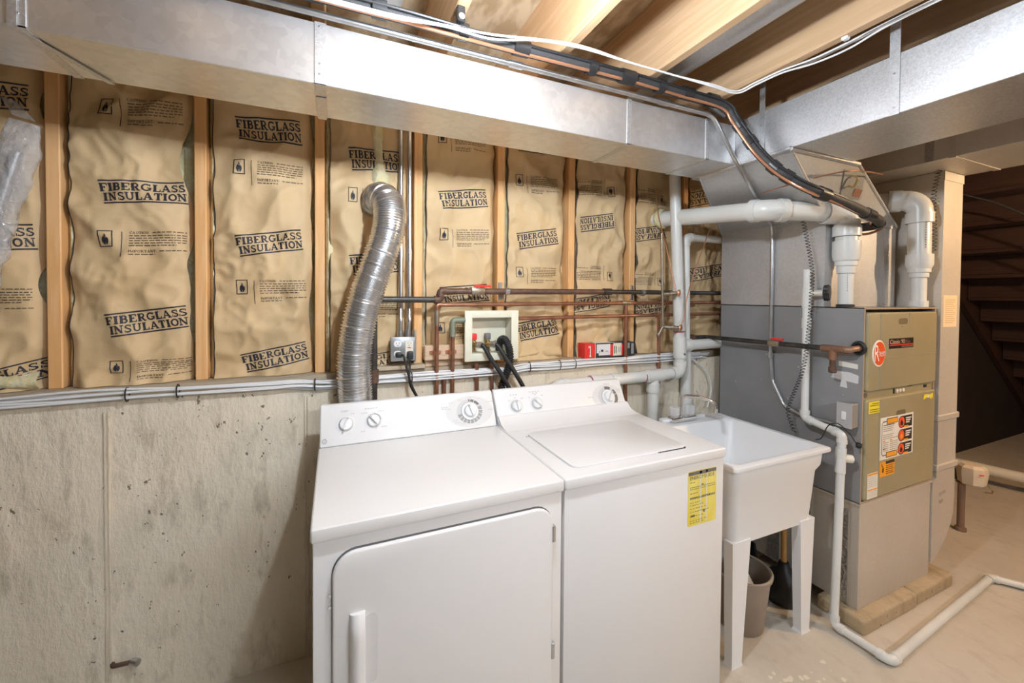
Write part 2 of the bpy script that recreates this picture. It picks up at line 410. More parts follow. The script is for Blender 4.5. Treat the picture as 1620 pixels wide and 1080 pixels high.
g0 = MB(); g0.rbox(0, .038, YW, .917, 1.138, 2.27, .003, 1); st0 = g0.build('stud', WOODV, wb)
STX = [S0+SP*k for k in range(-2, 9)]
base = st0.location.x
for i, x in enumerate(STX):
    if i == 0: st0.location.x = base+x; continue
    s = st0.copy(); COL.objects.link(s); s.parent = wb; s.location.x = base+x
# back wall beyond the furnace: dark boards
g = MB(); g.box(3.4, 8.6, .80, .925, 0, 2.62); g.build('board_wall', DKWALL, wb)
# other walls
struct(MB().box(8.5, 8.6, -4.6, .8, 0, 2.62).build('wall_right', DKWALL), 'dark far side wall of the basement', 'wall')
struct(MB().box(-3.3, -3.2, -4.6, 1.0, 0, 2.62).build('wall_left', DIMCONC), 'concrete side wall of the basement', 'wall')
struct(MB().box(-3.2, 8.5, -4.7, -4.6, 0, 2.62).build('wall_front', DIMCONC), 'concrete wall behind the camera', 'wall')
# ceiling: subfloor + joists
cl = structE('ceiling', 'open joist ceiling with strand board subfloor', 'ceiling', (0, -1.8, 2.62))
MB().box(-3.2, 8.6, -4.6, 1.0, 2.630, 2.65).build('subfloor', OSB, cl)
j0 = MB().rbox(0, .038, -4.6, .92, 2.345, 2.629, .003, 1).build('joist', WOODJ, cl)
jb = j0.location.x
for k in range(-5, 21):
    x = S0+.006+(SP-.0015)*k+.006
    if k == -5: j0.location.x = jb+x; continue
    s = j0.copy(); COL.objects.link(s); s.parent = cl; s.location.x = jb+x
# form tie left in the concrete
t = thing('form_tie', 'rusty metal form tie bent out of the concrete wall', 'metal tie', (-.62, CY, .165))
MB().tube(fillet([(-.655, CY+.005, .184), (-.648, CY-.012, .183), (-.60, CY-.012, .180), (-.585, CY-.02, .182)], .006), .007, 8).build('wire', RUSTP, t)
MB().lathe([(.0115, -.012), (.0115, .012)], (-.585, CY-.021, .183), (1, -.6, 0), 12).build('end_cap', STEEL, t)

# ================================================================ INSULATION BATTS
def arc(cx, cy, rx, ry, a0, a1, n=9):
    return [(cx+rx*math.cos(math.radians(a0+(a1-a0)*k/n)), cy+ry*math.sin(math.radians(a0+(a1-a0)*k/n))) for k in range(n+1)]
_s, _t = .22, .115
def _stem(x): return ([(x, 0), (x, 1)], _s)
def _bar(x0, x1, y): return ([(x0, y), (x1, y)], _t)
GLY = {
 'F': (.80, [_stem(.22), _bar(.03, .45, .045), _bar(.03, .77, .955), ([(.73, 1), (.73, .70)], .08), _bar(.22, .53, .5), ([(.53, .64), (.53, .36)], .07)]),
 'I': (.48, [_stem(.24), _bar(.03, .45, .045), _bar(.03, .45, .955)]),
 'E': (.82, [_stem(.22), _bar(.03, .78, .045), _bar(.03, .77, .955), ([(.73, 1), (.73, .72)], .08), ([(.75, 0), (.75, .28)], .08), _bar(.22, .53, .5), ([(.53, .62), (.53, .38)], .07)]),
 'L': (.78, [_stem(.22), _bar(.03, .75, .045), _bar(.03, .45, .955), ([(.71, 0), (.71, .34)], .08)]),
 'B': (.84, [_stem(.22), _bar(.03, .5, .955), _bar(.22, .52, .52), _bar(.03, .5, .045), (arc(.47, .735, .19, .20, 90, -90), .15), (arc(.49, .28, .22, .22, 90, -90), .16)]),
 'R': (.94, [_stem(.22), _bar(.03, .43, .045), _bar(.03, .5, .955), _bar(.22, .5, .48), (arc(.49, .72, .20, .22, 90, -90), .15), ([(.46, .48), (.72, .08)], .16), _bar(.66, .93, .045)]),
 'P': (.82, [_stem(.22), _bar(.03, .45, .045), _bar(.03, .5, .955), _bar(.22, .5, .45), (arc(.49, .70, .20, .23, 90, -90), .15)]),
 'G': (.94, [(arc(.46, .5, .36, .43, 48, 322, 14), .15), _bar(.54, .92, .43), ([(.78, .43), (.78, .1)], .15), ([(.77, .98), (.77, .70)], .08)]),
 'C': (.88, [(arc(.46, .5, .36, .43, 48, 318, 14), .15), ([(.77, .98), (.77, .70)], .08)]),
 'A': (.98, [([(.15, 0), (.47, 1)], .09), ([(.46, 1), (.82, 0)], .17), _bar(.26, .68, .32), _bar(0, .31, .045), _bar(.62, .98, .045)]),
 'S': (.74, [(arc(.37, .735, .23, .19, 40, 270, 9), .14), (arc(.37, .265, .25, .20, 90, -140, 9), .15), ([(.62, .98), (.62, .68)], .07), ([(.08, .02), (.08, .33)], .07)]),
 'N': (1.0, [([(.19, 0), (.19, 1)], .09), ([(.19, .98), (.79, .02)], .18), ([(.79, 0), (.79, 1)], .09), _bar(.03, .36, .045), _bar(.0, .25, .955), _bar(.62, .97, .955)]),
 'M': (1.15, [([(.17, 0), (.17, 1)], .09), ([(.19, .98), (.56, .05)], .17), ([(.56, .05), (.93, .98)], .09), ([(.95, 0), (.95, 1)], .16), _bar(.03, .33, .045), _bar(.80, 1.1, .045)]),
 'U': (.94, [([(.2, .96), (.2, .34)]+arc(.47, .34, .27, .28, 180, 360, 8)+[(.74, .96)], .14), _bar(.03, .38, .955), _bar(.57, .91, .955)]),
 'T': (.84, [_stem(.42), _bar(.22, .62, .045), _bar(.04, .80, .955), ([(.08, 1), (.08, .68)], .08), ([(.76, 1), (.76, .68)], .08)]),
 'O': (.92, [(arc(.46, .5, .35, .425, 0, 360, 18), .16)]),
 ':': (.30, [([(.15, .1), (.15, .25)], .15), ([(.15, .6), (.15, .75)], .15)]),
}
def ribbon(pts, w, mb, fn, mi, step=.5):
    Q = []
    for a, b in zip(pts, pts[1:]):
        n = max(1, int(math.hypot(b[0]-a[0], b[1]-a[1])/step))
        for k in range(n): Q.append((a[0]+(b[0]-a[0])*k/n, a[1]+(b[1]-a[1])*k/n))
    Q.append(pts[-1]); vs = []
    for i, q in enumerate(Q):
        a = Q[max(i-1, 0)]; b = Q[min(i+1, len(Q)-1)]
        dx, dy = b[0]-a[0], b[1]-a[1]; l = math.hypot(dx, dy) or 1
        vs += [fn(q[0]-dy/l*w/2, q[1]+dx/l*w/2), fn(q[0]+dy/l*w/2, q[1]-dx/l*w/2)]
    mb.add(vs, [(2*i, 2*i+1, 2*i+3, 2*i+2) for i in range(len(Q)-1)], mi)
def word(s, u0, u1, v0, v1, mb, fn, mi):
    """slab lettering in block coordinates (v downwards)"""
    tw = sum(GLY[c][0]+.05 for c in s)-.05; k = (u1-u0)/tw; h = v1-v0; x = 0
    for c in s:
        w, st = GLY[c]
        for pts, sw in st:
            ribbon(pts, sw*1.22, mb, (lambda p, q, x=x: fn(u0+(x+p)*k, v1-q*h)), mi)
        x += w+.05

def paper_edges(k, z):
    xl = S0+SP*(k-1)+.038; xr = S0+SP*k
    a = noise.noise(Vector((k*3.1, z*7, 2)))*.005+noise.noise(Vector((k*3.1, z*21, 9)))*.0025
    b = abs(noise.noise(Vector((k*5.7, z*5, 7))))*.03
    if k == 1: b += .030*math.exp(-((z-1.95)/.10)**2)+.014*math.exp(-((z-1.45)/.22)**2)
    return xl+.020+a, xr-.006-b
def paper_y(k, x, z):
    xl = S0+SP*(k-1)+.038; xr = S0+SP*k
    u = min(max((x-xl)/(xr-xl), 0), 1)
    y = .862-.040*min(1, (math.sin(math.pi*(.04+.92*u))*1.35))**.7
    wx, wz = x+.03*noise.noise(Vector((x*6, z*6, k))), z+.03*noise.noise(Vector((x*6, z*6, k+20)))
    y += (abs(noise.noise(Vector((wx*4.5+wz*2.0, wz*3.6-wx*2.4, k*11.3))))-.2)*.046
    y += (abs(noise.noise(Vector((wx*9-wz*5, wz*8+wx*4, k*4.7))))-.2)*.030
    a_ = noise.noise(Vector((x*2.5, z*2.5, k*3.3+40)))
    y += (abs(noise.noise(Vector((wx*21+wz*9, wz*17-wx*11, k))))-.2)*.016*max(0, .35+a_)
    if u > .90: y += (u-.90)*.32
    if z < 1.20: y -= (1.20-z)*.22+noise.noise(Vector((x*22, z*20, k)))*.010
    return max(min(y, .905), .79)

FI = {
 0: [((-1.081, 2.111), (-0.876, 2.151), (-1.077, 2.024)), ((-1.081, 1.667), (-0.876, 1.695), (-1.074, 1.582)), ((-1.069, 1.183), (-0.85, 1.246), (-1.064, 1.113))],
 1: [((-0.702, 1.858), (-0.466, 1.884), (-0.693, 1.777)), ((-0.684, 1.391), (-0.462, 1.422), (-0.673, 1.309))],
 2: [((-0.301, 2.152), (-0.077, 2.165), (-0.293, 2.064)), ((-0.301, 1.691), (-0.076, 1.732), (-0.291, 1.609)), ((-0.288, 1.228), (-0.061, 1.271), (-0.272, 1.153))],
 3: [((0.105, 2.091), (0.327, 2.099), (0.115, 2.002)), ((0.108, 1.635), (0.328, 1.657), (0.12, 1.55)), ((0.112, 1.19), (0.333, 1.225), (0.120, 1.135))],
 4: [((0.492, 1.95), (0.724, 1.981), (0.507, 1.867)), ((0.5, 1.505), (0.733, 1.524), (0.518, 1.423))],
 5: [((0.871, 2.269), (1.101, 2.281), (0.889, 2.191)), ((0.893, 1.783), (1.113, 1.821), (0.907, 1.701)), ((0.893, 1.327), (1.122, 1.362), (0.912, 1.234))],
 6: [((1.48, 1.848), (1.289, 1.817), (1.474, 1.931)), ((1.469, 1.414), (1.25, 1.374), (1.464, 1.492))],
 7: [((1.872, 1.82), (1.660, 1.785), (1.865, 1.898)), ((1.875, 1.383), (1.662, 1.357), (1.874, 1.451))],
 8: [((2.366, 2.086), (2.065, 2.022), (2.363, 2.175)), ((2.378, 1.607), (2.075, 1.562), (2.376, 1.689))],
}
SM = {
 0: [((-1.079, 1.931), (-0.876, 1.95), (-1.08, 1.853)), ((-1.085, 1.478), (-0.866, 1.481), (-1.083, 1.39))],
 1: [((-0.698, 2.142), (-0.459, 2.171), (-0.696, 2.039)), ((-0.699, 1.68), (-0.454, 1.698), (-0.699, 1.586)), ((-0.677, 1.225), (-0.434, 1.226), (-0.674, 1.150))],
 2: [((-0.306, 1.985), (-0.064, 1.999), (-0.304, 1.884)), ((-0.3, 1.519), (-0.053, 1.527), (-0.296, 1.424))],
 3: [((0.105, 1.921), (0.338, 1.936), (0.105, 1.817)), ((0.118, 1.456), (0.34, 1.451), (0.118, 1.364))],
 4: [((0.491, 2.227), (0.731, 2.237), (0.494, 2.132)), ((0.499, 1.776), (0.748, 1.791), (0.499, 1.683)), ((0.483, 1.341), (0.731, 1.336), (0.486, 1.253))],
 5: [((0.883, 2.074), (1.129, 2.082), (0.884, 1.977)), ((0.891, 1.612), (1.127, 1.617), (0.892, 1.523))],
 6: [((1.486, 2.024), (1.25, 2.009), (1.484, 2.121)), ((1.48, 1.555), (1.244, 1.557), (1.479, 1.64))],
 7: [((1.849, 2.009), (1.66, 2.012), (1.847, 2.109)), ((1.848, 1.533), (1.66, 1.537), (1.847, 1.615))],
}
BLAB = {
 0: 'kraft faced insulation batt behind the clear plastic sleeve',
 1: 'wide kraft faced insulation batt with curled right edge left of the vent hose', 2: 'kraft faced insulation batt in the second full bay with three printed titles',
 3: 'kraft faced insulation batt behind the silver dryer vent hose', 4: 'kraft faced insulation batt above the washer outlet box left half',
 5: 'kraft faced insulation batt right of the washer outlet box', 6: 'kraft faced insulation batt with upside down print above the red box',
 7: 'kraft faced insulation batt with upside down print pierced by the big white vent pipe', 8: 'kraft faced insulation batt with upside down print beside the furnace'}
FLAME = [(.5, .98), (.40, .80), (.46, .66), (.30, .72), (.14, .50), (.12, .28), (.28, .06), (.44, 0), (.40, .14), (.50, .26), (.60, .12), (.56, 0), (.74, .08), (.88, .30), (.84, .52), (.70, .66), (.62, .56), (.60, .78)]
for k in range(0, 9):
    xl = S0+SP*(k-1)+.038; xr = S0+SP*k
    t = thing('insulation_batt', BLAB[k], 'insulation', ((xl+xr)/2, .86, 1.138), 'paper faced batts between the studs')
    NX, NZ = 44, 130; g = MB(); vs = []
    for j in range(NZ+1):
        z = 1.140+1.128*j/NZ; a, b = paper_edges(k, z)
        for i in range(NX+1):
            x = a+(b-a)*i/NX; vs.append((x, paper_y(k, x, z), z))
    g.add(vs, [(j*(NX+1)+i, j*(NX+1)+i+1, (j+1)*(NX+1)+i+1, (j+1)*(NX+1)+i) for j in range(NZ) for i in range(NX)])
    pf = g.build('paper_facing', KRAFT, t, ang=75, fix=False)
    # dark tab edge of the paper
    g = MB(); vs = []
    for j in range(NZ+1):
        z = 1.141+1.126*j/NZ; a, b = paper_edges(k, z); y = paper_y(k, a, z)
        vs += [(a-.0012, y-.001, z), (a+.0018, y-.002, z), (a-.001, y+.010, z)]
    g.add(vs, [q for j in range(NZ) for q in ((3*j, 3*j+1, 3*j+4, 3*j+3), (3*j+2, 3*j, 3*j+3, 3*j+5))])
    g.build('paper_edge', INKS if k > 2 else INK, t, fix=False)
    # glass fibre core showing along the edges
    g = MB(); L0 = []
    for j in range(41):
        z = 1.139+1.129*j/40
        w = noise.noise(Vector((k*9, z*16, 4)))*.006
        a, b = paper_edges(k, z)
        L0.append([Vector(q) for q in ((xl+.002, .872+w, z), (xl+.013, .858+w, z), (a+.002, .868, z), ((xl+xr)/2, .908, z), (b-.004, .895, z), (xr-.002, .895+w, z), (xr-.002, .915, z), (xl+.002, .915, z))])
    g.loft(L0).build('fibre_core', FIBER, t, ang=60)
    # print, one part per printed block
    def blk(T, k=k):
        LT, RT, LB = T
        def fn(u, v):
            x = LT[0]+u*(RT[0]-LT[0])+v*(LB[0]-LT[0]); z = LT[1]+u*(RT[1]-LT[1])+v*(LB[1]-LT[1])
            a, b = paper_edges(k, z); x = min(max(x, a+.002), b-.002); z = min(max(z, 1.142), 2.262)
            return (x, paper_y(k, x, z)-.0017, z)
        return fn
    for T in FI.get(k, []):
        fn = blk(T); g = MB()
        ribbon([(0, .03), (1, .03)], .06, g, fn, 0, .03); ribbon([(.03, .97), (1, .97)], .06, g, fn, 0, .03)
        word('FIBERGLASS', .0, 1.0, .135, .465, g, fn, 0); word('INSULATION', .03, 1.0, .545, .875, g, fn, 0)
        g.build('printed_title', INK, t, fix=False)
    for T in SM.get(k, []):
        fn = blk(T); g = MB()
        for a, b in (((.0, .0), (.16, .0)), ((.0, .56), (.16, .56))): ribbon([a, b], .03, g, fn, 0, .05)
        for a, b in (((.006, 0), (.006, .56)), ((.154, 0), (.154, .56))): ribbon([a, b], .012, g, fn, 0, .1)
        cx, cy = .08, .30
        ctr = fn(.08, .34)
        fl = [fn(.03+p[0]*.10, .50-p[1]*.42) for p in FLAME]
        n = len(fl); g.add([ctr]+fl, [(0, 1+i, 1+(i+1) % n) for i in range(n)], 0)
        ribbon([(.25, .02), (.25, .98)], .008, g, fn, 0, .08)
        word('CAUTION:', .33, .56, .01, .10, g, fn, 1); word('IMPORTANT:', .33, .64, .72, .81, g, fn, 1)
        rnd = random.Random(k*31+int(T[0][1]*100))
        rows = [(.05, .60)]+[(.17+.095*i, .33) for i in range(5)]+[(.765, .68), (.88, .33)]
        for i, (v, u) in enumerate(rows):
            end = .62 if i == 7 else (.88 if i == 5 else .98)
            while u < end:
                w = rnd.uniform(.025, .08); ribbon([(u, v), (min(u+w, end), v)], .038, g, fn, 1, .1); u += w+.014
        g.build('printed_caution', [INK, INKS], t, fix=False)
    # crumpled fibre at the foot of two bays
    if k in (0, 5):
        g = MB(); vs = []
        n1, n2 = 24, 8; xa, xb = (xl+.01, xr-.02) if k == 0 else (xl+.03, xr-.05)
        for j in range(n2+1):
            for i in range(n1+1):
                u, v = i/n1, j/n2; x = xa+(xb-xa)*u
                vs.append((x, .835-.045*math.sin(math.pi*v)*(.6+.4*noise.noise(Vector((x*9, v*2, k)))), 1.139+.075*v*(.8+.5*noise.noise(Vector((x*7, 3, k))))))
        g.add(vs, [(j*(n1+1)+i, j*(n1+1)+i+1, (j+1)*(n1+1)+i+1, (j+1)*(n1+1)+i) for j in range(n2) for i in range(n1)])
        g.build('loose_fibre' if k == 0 else 'paper_roll', FIBER if k == 0 else KRAFT, t, ang=70, fix=False)

# ================================================================ APPLIANCES
CN = Vector((0, -.136, .071)).normalized(); CV = Vector((0, .071, .136)).normalized()
def con(x, v, lift=0):      # point on console face: v = distance up the slope from its foot
    return Vector((x, .547, .915))+CV*v+CN*lift
CLEN = Vector((0, .071, .136)).length
def cfn(x, v, lift): return (lambda p, q: con(x+p, v+q, lift))
def knob(parent, x, v, r, ang, big=False, name='knob'):
    k = MB()
    prof = [(r, 0), (r*.98, .006), (r*.86, .012), (r*.80, .013)] if not big else [(r*1.42, 0), (r*1.40, .005), (r*1.02, .006), (r, .012), (r*.9, .018), (r*.85, .019)]
    k.lathe(prof, con(x, v), CN, 28)
    h0 = prof[-1][1]; ca, sa = math.cos(ang), math.sin(ang)
    def P(a, b, h): return con(x, v)+Vector((1, 0, 0))*(a*ca-b*sa)+CV*(a*sa+b*ca)+CN*h
    w = r*.17; L = r*.97
    k.loft([[P(-w, -L, h0-.006), P(w, -L, h0-.006), P(w, L, h0-.006), P(-w, L, h0-.006)], [P(-w*.6, -L*.96, h0+.012), P(w*.6, -L*.96, h0+.012), P(w*.6, L*.96, h0+.012), P(-w*.6, L*.96, h0+.012)]])
    o = k.build(name, WHITEP, parent, ang=28)
    p = MB(); p.add([P(-w*.3, L*.55, h0+.0126), P(w*.3, L*.55, h0+.0126), P(w*.3, L*.93, h0+.0126), P(-w*.3, L*.93, h0+.0126)], [(0, 1, 2, 3)]); p.build('pointer', GREYM, o, fix=False)
    g = MB(); g.lathe([(r*(1.02 if not big else 1.44), .0), (r*(1.06 if not big else 1.47), .0012), (r*(1.02 if not big else 1.44), .0016)], con(x, v), CN, 28); g.build('shadow_ring', GREYM, o)
    return o
def ring_print(g, x, v, r0, r1, a0, a1, mi, lift=.0008, sx=1.):
    n = max(2, int(abs(a1-a0)/6)); vs = []
    for k in range(n+1):
        a = math.radians(a0+(a1-a0)*k/n)
        for r in (r0, r1): vs.append(con(x+math.cos(a)*r*sx, v+math.sin(a)*r, lift))
    g.add(vs, [(2*i, 2*i+1, 2*i+3, 2*i+2) for i in range(n)], mi)
def dashes(g, x, v, w, h, n, mi, lift=.0012, seed=0):
    rnd = random.Random(seed+int(x*1000)); u = 0
    for i in range(n):
        ww = w/n*rnd.uniform(.55, .85)
        g.add([con(x+u, v, lift), con(x+u+ww, v, lift), con(x+u+ww, v+h, lift), con(x+u, v+h, lift)], [(0, 1, 2, 3)], mi); u += w/n
def split_print(g, parent, thr):
    for nm, side in (('knob_print', 0), ('dial_print', 1)):
        q = MB()
        for f, m in zip(g.f, g.m):
            if (g.v[f[0]].x > thr) == bool(side): q.add([g.v[i] for i in f], [tuple(range(len(f)))], m)
        o = q.build(nm, [OVALG, GREYM, GREYD, WHITEP, GREYL, GREYL], parent, fix=False); o['kind'] = 'stuff'
def ge_logo(parent, x, v):
    g = MB(); ring_print(g, x, v, .0062, .0085, 0, 360, 0, .0012)
    font_text('GE', con(x-.0042, v-.003), (1, 0, 0), CV, .0084, .006, g, 0, CN*.0014); g.build('logo', GREYM, parent, fix=False)

def body_common(t, x0, x1):
    b = MB(); b.rbox(x0+.003, x1-.003, .006, .60, .012, .880, .004, 2); b.box(x0+.02, x1-.02, .03, .58, 0, .03); b.build('body', WHITE, t)
def console(t, x0, x1, sweep=False):
    prof = [(.547, .915), (.618, 1.051), (.640, 1.051), (.640, .916)]
    c = MB(); c.prism(prof, lambda p, q, a: (a, p, q), x0+.002, x1-.002, .006, 3)
    c.build('console', WHITE, t, ang=28)
    g = MB(); g.add([con(x0+.001, -.001, .0006), con(x1-.001, -.001, .0006), con(x1-.001, .0012, .0006), con(x0+.001, .0012, .0006)], [(0, 1, 2, 3)]); g.build('console_seam', GREYM, t, fix=False)

# ---- dryer
D = thing('clothes_dryer', 'white front loading clothes dryer standing left of the washer', 'dryer', (.343, .3, 0))
body_common(D, 0, .686)
MB().rbox(-.002, .687, -.004, .635, .878, .915, .008, 3).build('top_panel', WHITE, D, ang=28)
console(D, 0, .686)
dr = MB(); dr.prism(rr2(.046, .646, .20, .846, .055, 7), lambda p, q, a: (p, a, q), .004, -.010, .006, 3)
door = dr.build('door', WHITE, D, ang=28)
gp = MB(); gp.prism(rr2(.0442, .6478, .1982, .8478, .0565, 7), lambda p, q, a: (p, a, q), .0055, .0095); gp.build('door_gap_sheet', GREYD, D)
# dark sheet behind the door makes its gap read dark
hd = MB(); L0 = []
for k in range(13):
    z = .46+.235*k/12; e = min(1, 6*min(k/12, 1-k/12)+.12); d = .030*e**.5
    L0.append([Vector(q) for q in ((.084, -.009, z), (.086, -.010-d*.55, z), (.095, -.010-d*.95, z), (.108, -.010-d, z), (.119, -.010-d*.8, z), (.120, -.009, z))])
hd.loft(L0).build('handle', WHITE, door, ang=50)
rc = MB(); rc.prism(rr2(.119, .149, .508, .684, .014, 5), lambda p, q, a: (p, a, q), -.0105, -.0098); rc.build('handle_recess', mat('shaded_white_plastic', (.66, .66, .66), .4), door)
for z in (.762, .410):
    MB().rbox(.643, .654, -.012, .004, z-.024, z+.024, .002, 1).build('hinge', STEEL, door)
for z in (.742, .715): MB().lathe([(.004, 0), (.004, .004), (.002, .005)], (.040, .005, z), (0, -1, 0), 10).build('catch_screw', WHITEP, D)
knob(D, .090, .0755, .024, math.radians(-20)); knob(D, .189, .078, .024, math.radians(40)); knob(D, .573, .074, .026, math.radians(17), True, 'timer_dial')
g = MB()
for x, v, r in ((.090, .0755, .034), (.189, .078, .031)): ring_print(g, x, v, .0, r, 0, 360, 0, .0005)
ring_print(g, .573, .074, 0, .064, 0, 360, 0, .0005, 1.6)
ring_print(g, .573, .074, 0, .050, 0, 360, 4, .0008, 1.12)
ring_print(g, .573, .074, .036, .0505, -168, 22, 1, .0011, 1.08)
for a in range(-150, 20, 19): ring_print(g, .573, .074, .0355, .051, a-1.3, a+1.3, 3, .0014, 1.08)
for a0, a1 in ((84, 91), (64, 80), (33, 60)): ring_print(g, .573, .074, .040, .050, a0, a1, 2, .0011, 1.08)
ring_print(g, .189, .078, .0255, .0285, 5, 85, 1, .0011)
font_text('START', con(.074, .121), (1, 0, 0), CV, .026, .006, g, 1, CN*.001)
for x, v, w, n in ((.158, .124, .05, 5), (.108, .110, .014, 2), (.146, .108, .022, 3), (.205, .110, .024, 3), (.216, .050, .022, 3), (.143, .040, .016, 2),
                   (.452, .098, .030, 3), (.455, .091, .022, 2), (.478, .088, .016, 2), (.486, .114, .022, 2), (.650, .104, .030, 3), (.654, .070, .034, 3),
                   (.505, .030, .026, 3), (.495, .040, .024, 2), (.530, .024, .022, 2), (.57, .128, .02, 2), (.528, .121, .02, 2), (.61, .121, .02, 2)):
    dashes(g, x, v, w, .0042, n, 5)
split_print(g, D, .35)
ge_logo(D, .018, .022)
MB().rbox(.678, .684, .555, .561, .916, .920, .001, 1).build('seam_clip', GREYM, D)

# ---- washer
X0, X1 = .690, 1.376
Wm = thing('washing_machine', 'white top loading washing machine between the dryer and the sink', 'washing machine', (1.033, .3, 0))
body_common(Wm, X0, X1)
tp = MB(); tp.rbox(X0-.001, X1+.002, -.004, .635, .878, .915, .009, 3)
tp.prism([(.44, .9135), (.49, .9165), (.525, .925), (.555, .95), (.60, .95), (.60, .9135)], lambda p, q, a: (a, p, q), X0+.004, X1-.002)
tp.build('top_panel', WHITE, Wm, ang=28)
console(Wm, X0, X1)
ld = MB(); ld.prism(rr2(.752, 1.243, .052, .408, .028, 5), lambda p, q, a: (p, q, a), .9130, .9215, .003, 2); lid = ld.build('lid', WHITE, Wm, ang=28)
MB().prism(rr2(.7505, 1.2445, .0505, .4095, .029, 5), lambda p, q, a: (p, q, a), .9148, .9157).build('lid_gap', GREYL, Wm)
nt_ = MB(); nt_.prism([(1.10, .0505), (1.228, .0495), (1.236, .056), (1.226, .060), (1.13, .055)], lambda p, q, a: (p, q, a), .9150, .9178); nt_.build('notch_shade', DKGAP, lid)  # dark strip drawn for the shade under the lid's finger notch
for x in (.742, .750): MB().rbox(x-.002, x+.002, .372, .384, .915, .9165, .0008, 1).build('hinge_pin', GREYM, lid)
knob(Wm, .788, .0735, .023, math.radians(5)); knob(Wm, .889, .075, .023, math.radians(45)); knob(Wm, 1.278, .069, .026, math.radians(-38), True, 'timer_dial')
g = MB()
for x, v in ((.788, .0735), (.889, .075)): ring_print(g, x, v, 0, .031, 0, 360, 0, .0005)
ring_print(g, 1.278, .069, 0, .062, 0, 360, 0, .0005, 1.45)
ring_print(g, 1.278, .069, 0, .050, 0, 360, 4, .0008, 1.12)
for a0, a1 in ((62, 100), (16, 44), (-48, 12), (-78, -53)): ring_print(g, 1.278, .069, .036, .0525, a0, a1, 2, .0011, 1.06)
for x, v, w, n in ((.765, .122, .04, 3), (.86, .128, .056, 4), (.875, .121, .03, 2), (.752, .098, .014, 2), (.815, .103, .016, 2), (.782, .108, .012, 2), (.853, .104, .012, 1),
                   (.884, .114, .012, 1), (.918, .108, .012, 1), (1.165, .074, .03, 3), (1.33, .10, .03, 3), (1.335, .092, .024, 2), (1.24, .012, .05, 4), (1.27, .132, .04, 3), (1.212, .09, .01, 1)):
    dashes(g, x, v, w, .0042, n, 5)
split_print(g, Wm, 1.05)
ge_logo(Wm, .714, .016)
# energy label on the washer front
g = MB(); LX0, LZ0, LW, LH = 1.196, .653, .138, .196
g.prism(rr2(LX0, LX0+LW, LZ0, LZ0+LH, .006, 3), lambda p, q, a: (p, a, q), .0057, .0048); g.m = [0]*len(g.f)
def lq(u0, u1, v0, v1, mi):     # v downwards, 0..1
    g.add([(LX0+u0*LW, .0044, LZ0+LH*(1-v1)), (LX0+u1*LW, .0044, LZ0+LH*(1-v1)), (LX0+u1*LW, .0044, LZ0+LH*(1-v0)), (LX0+u0*LW, .0044, LZ0+LH*(1-v0))], [(0, 1, 2, 3)], mi)
lq(.01, .99, .012, .075, 1)
font_text('ENERGYGUIDE', (LX0+.06*LW, .0042, LZ0+LH*.845), (1, 0, 0), (0, 0, 1), LW*.86, LH*.065, g, 1)
rnd = random.Random(3)
for v, n, w in ((.045, 1, 0), (.20, 2, .2), (.29, 14, .9), (.325, 13, .9), (.40, 3, .3), (.475, 15, .9), (.50, 12, .9), (.57, 5, .4), (.62, 6, .5), (.68, 6, .6), (.74, 8, .7), (.82, 5, .5), (.90, 6, .6), (.94, 5, .5)):
    u = .07
    for i in range(n):
        ww = w/max(n, 1)*rnd.uniform(.5, .85); lq(u, u+ww, v, v+.012+(.012 if v in (.475,) else 0), 1 if n > 11 else 2); u += w/max(n, 1)
lq(.10, .24, .80, .835, 1); lq(.53, .60, .745, .79, 1)
for u0, u1 in ((.40, .47), (.62, .68)): lq(u0, u1, .0, .97, 3)  # two pale vertical streaks across the label
g.add([(LX0+.5*LW, .0042, LZ0+LH*.71), (LX0+.56*LW, .0042, LZ0+LH*.74), (LX0+.44*LW, .0042, LZ0+LH*.74)], [(0, 1, 2)], 1)
g.build('energy_label', [YELLOW, GREYD, mat('olive_print', (.30, .25, .06), .5), mat('pale_label_streak', (.80, .76, .52), .4)], Wm, fix=False)

# ================================================================ LAUNDRY SINK
K = thing('laundry_sink', 'white plastic laundry tub sink on four legs right of the washer', 'sink', (1.737, .29, 0))
x0, x1, y0, y1, zt = 1.436, 2.034, .002, .580, .820
g = MB()
g.loft([rrect(1.53, 1.935, .075, .50, .03, .472), rrect(1.490, 1.985, .052, .535, .035, .485), rrect(1.472, 2.000, .036, .555, .035, .715), rrect(1.455, 2.014, .022, .565, .035, .745), rrect(1.452, 2.018, .018, .568, .035, .800),
        rrect(x0+.002, x1-.002, y0+.002, y1, .016, .802), rrect(x0, x1, y0, y1, .016, .808), rrect(x0+.001, x1-.001, y0+.001, y1, .016, .818), rrect(x0+.006, x1-.006, y0+.006, y1-.003, .014, zt),
        rrect(x0+.030, x1-.030, y0+.030, .485, .03, .819), rrect(x0+.038, x1-.038, y0+.036, .475, .035, .808), rrect(1.520, 1.950, .075, .455, .05, .520), rrect(1.560, 1.910, .11, .42, .05, .498)])
g.build('basin', SINKM, K, ang=40)
MB().rbox(1.60, 1.90, .545, .581, .818, .836, .006, 2).build('back_ledge', SINKM, K)
